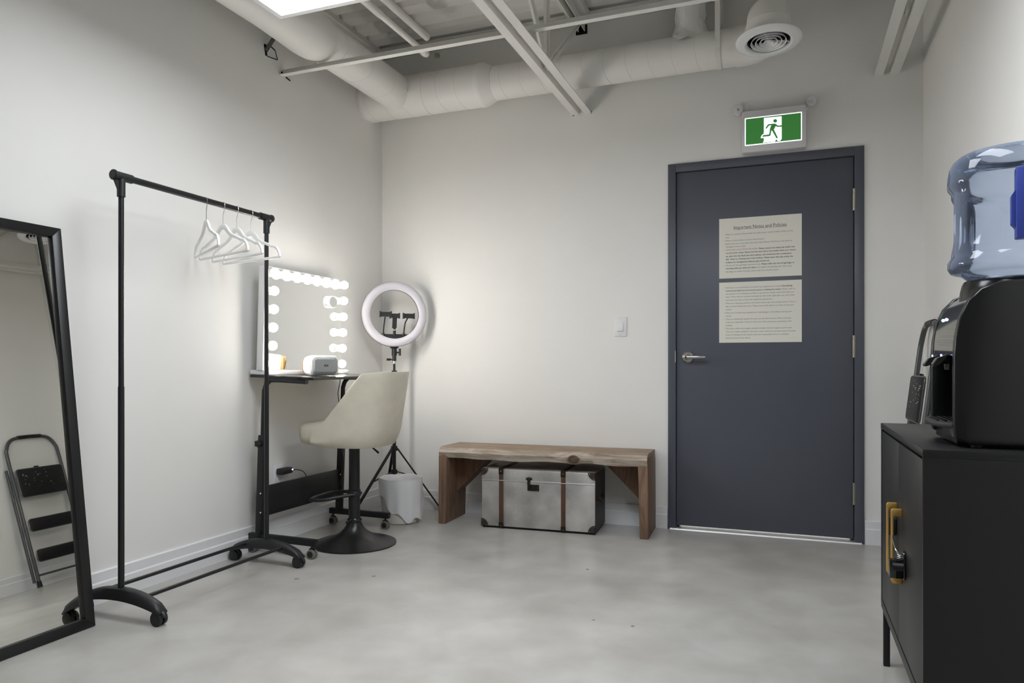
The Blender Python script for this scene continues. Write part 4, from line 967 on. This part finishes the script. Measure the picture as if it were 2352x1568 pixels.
for r, z in prf:
    for k in range(N):
        a = 360.*k/N; rr = r-.0085*bump_w(a, z); vs.append((.492+rr*math.cos(math.radians(a)), 1.972+rr*math.sin(math.radians(a)), z))
fs = [(i*N+k, i*N+(k+1) % N, (i+1)*N+(k+1) % N, (i+1)*N+k) for i in range(len(prf)-1) for k in range(N)]
obj('bottle', MB().add(vs, fs), m_bottle, wbt, ang=70)
ha = math.radians(-96.5); hx, hyv = math.cos(ha), math.sin(ha)
hM = Matrix(((hx, -hyv, 0), (hyv, hx, 0), (0, 0, 1)))
hb = MB()
for (r0, r1, t0, t1, z0, z1) in ((.118, .150, -.020, .020, 1.212, 1.366),): hb.box(r0, r1, t0, t1, z0, z1)
hb.v = [hM @ v+Vector((.492, 1.972, 0)) for v in hb.v]
hh_ = obj('grip', hb, m_handleb, wbt, bevel=.003)
g2 = MB().prism([(.122, -.028, 1.245), (.122, -.020, 1.235), (.122, -.018, 1.235), (.122, -.018, 1.318), (.122, -.020, 1.318), (.122, -.028, 1.306)], (.02, 0, 0)); g2.v = [hM @ v+Vector((.492, 1.972, 0)) for v in g2.v]
obj('grip_tab', g2, m_handleb, hh_)

# ================================================================== folding step ladder leaning on the right wall
ld = thing('step_ladder', 'grey folding step ladder with black treads leaning on the right wall', 'ladder', (.50, 3.84, 0))
LA = math.atan2(.622-.485, 1.13)     # lean
def lp(y, v, d=0.): # y along wall, v up the ladder, d out of the ladder plane (towards room)
    return Vector((.485+math.sin(LA)*v-math.cos(LA)*d, y, math.cos(LA)*v+math.sin(LA)*d+.004))
Y0, Y1 = 3.655, 4.055
hl_ = [lp(Y0, .03, 0), lp(Y0, .5, 0), lp(Y0, .97, 0), lp(Y0+.012, 1.06, 0), lp(Y0+.05, 1.118, 0), lp(Y0+.11, 1.138, 0), lp((Y0+Y1)/2, 1.14, 0), lp(Y1-.11, 1.138, 0), lp(Y1-.05, 1.118, 0), lp(Y1-.012, 1.06, 0), lp(Y1, .97, 0), lp(Y1, .5, 0), lp(Y1, .03, 0)]
obj('front_frame', MB().tube(smooth(hl_, 5), .0125, 14), m_ladder, ld)
obj('hand_grip', MB().tube([lp(Y0+.11, 1.1405, 0), lp((Y0+Y1)/2, 1.1425, 0), lp(Y1-.11, 1.1405, 0)], .0145, 14), m_tread, ld)
for y in (Y0+.028, Y1-.028):
    obj('rear_leg', MB().tube([lp(y-.045 if y < 3.8 else y+.045, .04, -.024), lp(y-.045 if y < 3.8 else y+.045, .90, -.024)], .0105, 12), m_ladder, ld)
for y in (Y0, Y1):
    lf = obj('rubber_foot', MB().cyl(lp(y, .0, 0), lp(y, .045, 0), .018, .015, n=16), m_tread, ld)
for v0, v1, dd in ((.675, .885, .016), (.41, .50, .016), (.18, .265, .016)):
    tr2 = MB(); P = [lp(Y0+.02+a, v0+b, dd) for a, b in rrect(0, Y1-Y0-.04, 0, v1-v0, .022)]
    tr2.prism(P, lp(0, 0, dd+.012)-lp(0, 0, dd))
    td_ = obj('tread', tr2, m_tread, ld, bevel=.002)
    rim = MB().tube([lp(Y0+.02+a, v0+b, dd+.004) for a, b in rrect(0, Y1-Y0-.04, 0, v1-v0, .022)], .005, 8, closed=True)
    obj('tread_rim', rim, m_ladder, td_)
    rb = MB(); nr = int((v1-v0-.03)/.0105)
    for k in range(nr):
        v = v0+.016+k*.0105; rb.bar(lp(Y0+.04, v, dd+.0125), lp(Y1-.04, v, dd+.0125), .004, .002, up=lp(0, 0, 1)-lp(0, 0, 0))
    obj('grip_ribs', rb, m_tread, td_, kind='stuff')
    if v0 > .6:
        pd = MB()
        for _ in range(26): 
            yy, v = Y0+.06+random.random()**1.6*.24, v0+.06+random.random()*.13; s_ = random.uniform(.001, .0045)
            pd.sphere(lp(yy, v, dd+.0135), s_, 6, (1, 1, .6))
        obj('paint_spatter', pd, m_paintdrop, td_, kind='stuff')
obj('cross_bar', MB().tube([lp(Y0, .085, -.006), lp(Y1, .085, -.006)], .008, 10), m_ladder, ld)
obj('latch', MB().bar(lp(3.84, .88, .016), lp(3.84, .90, .016), .03, .012), m_blackp, ld)
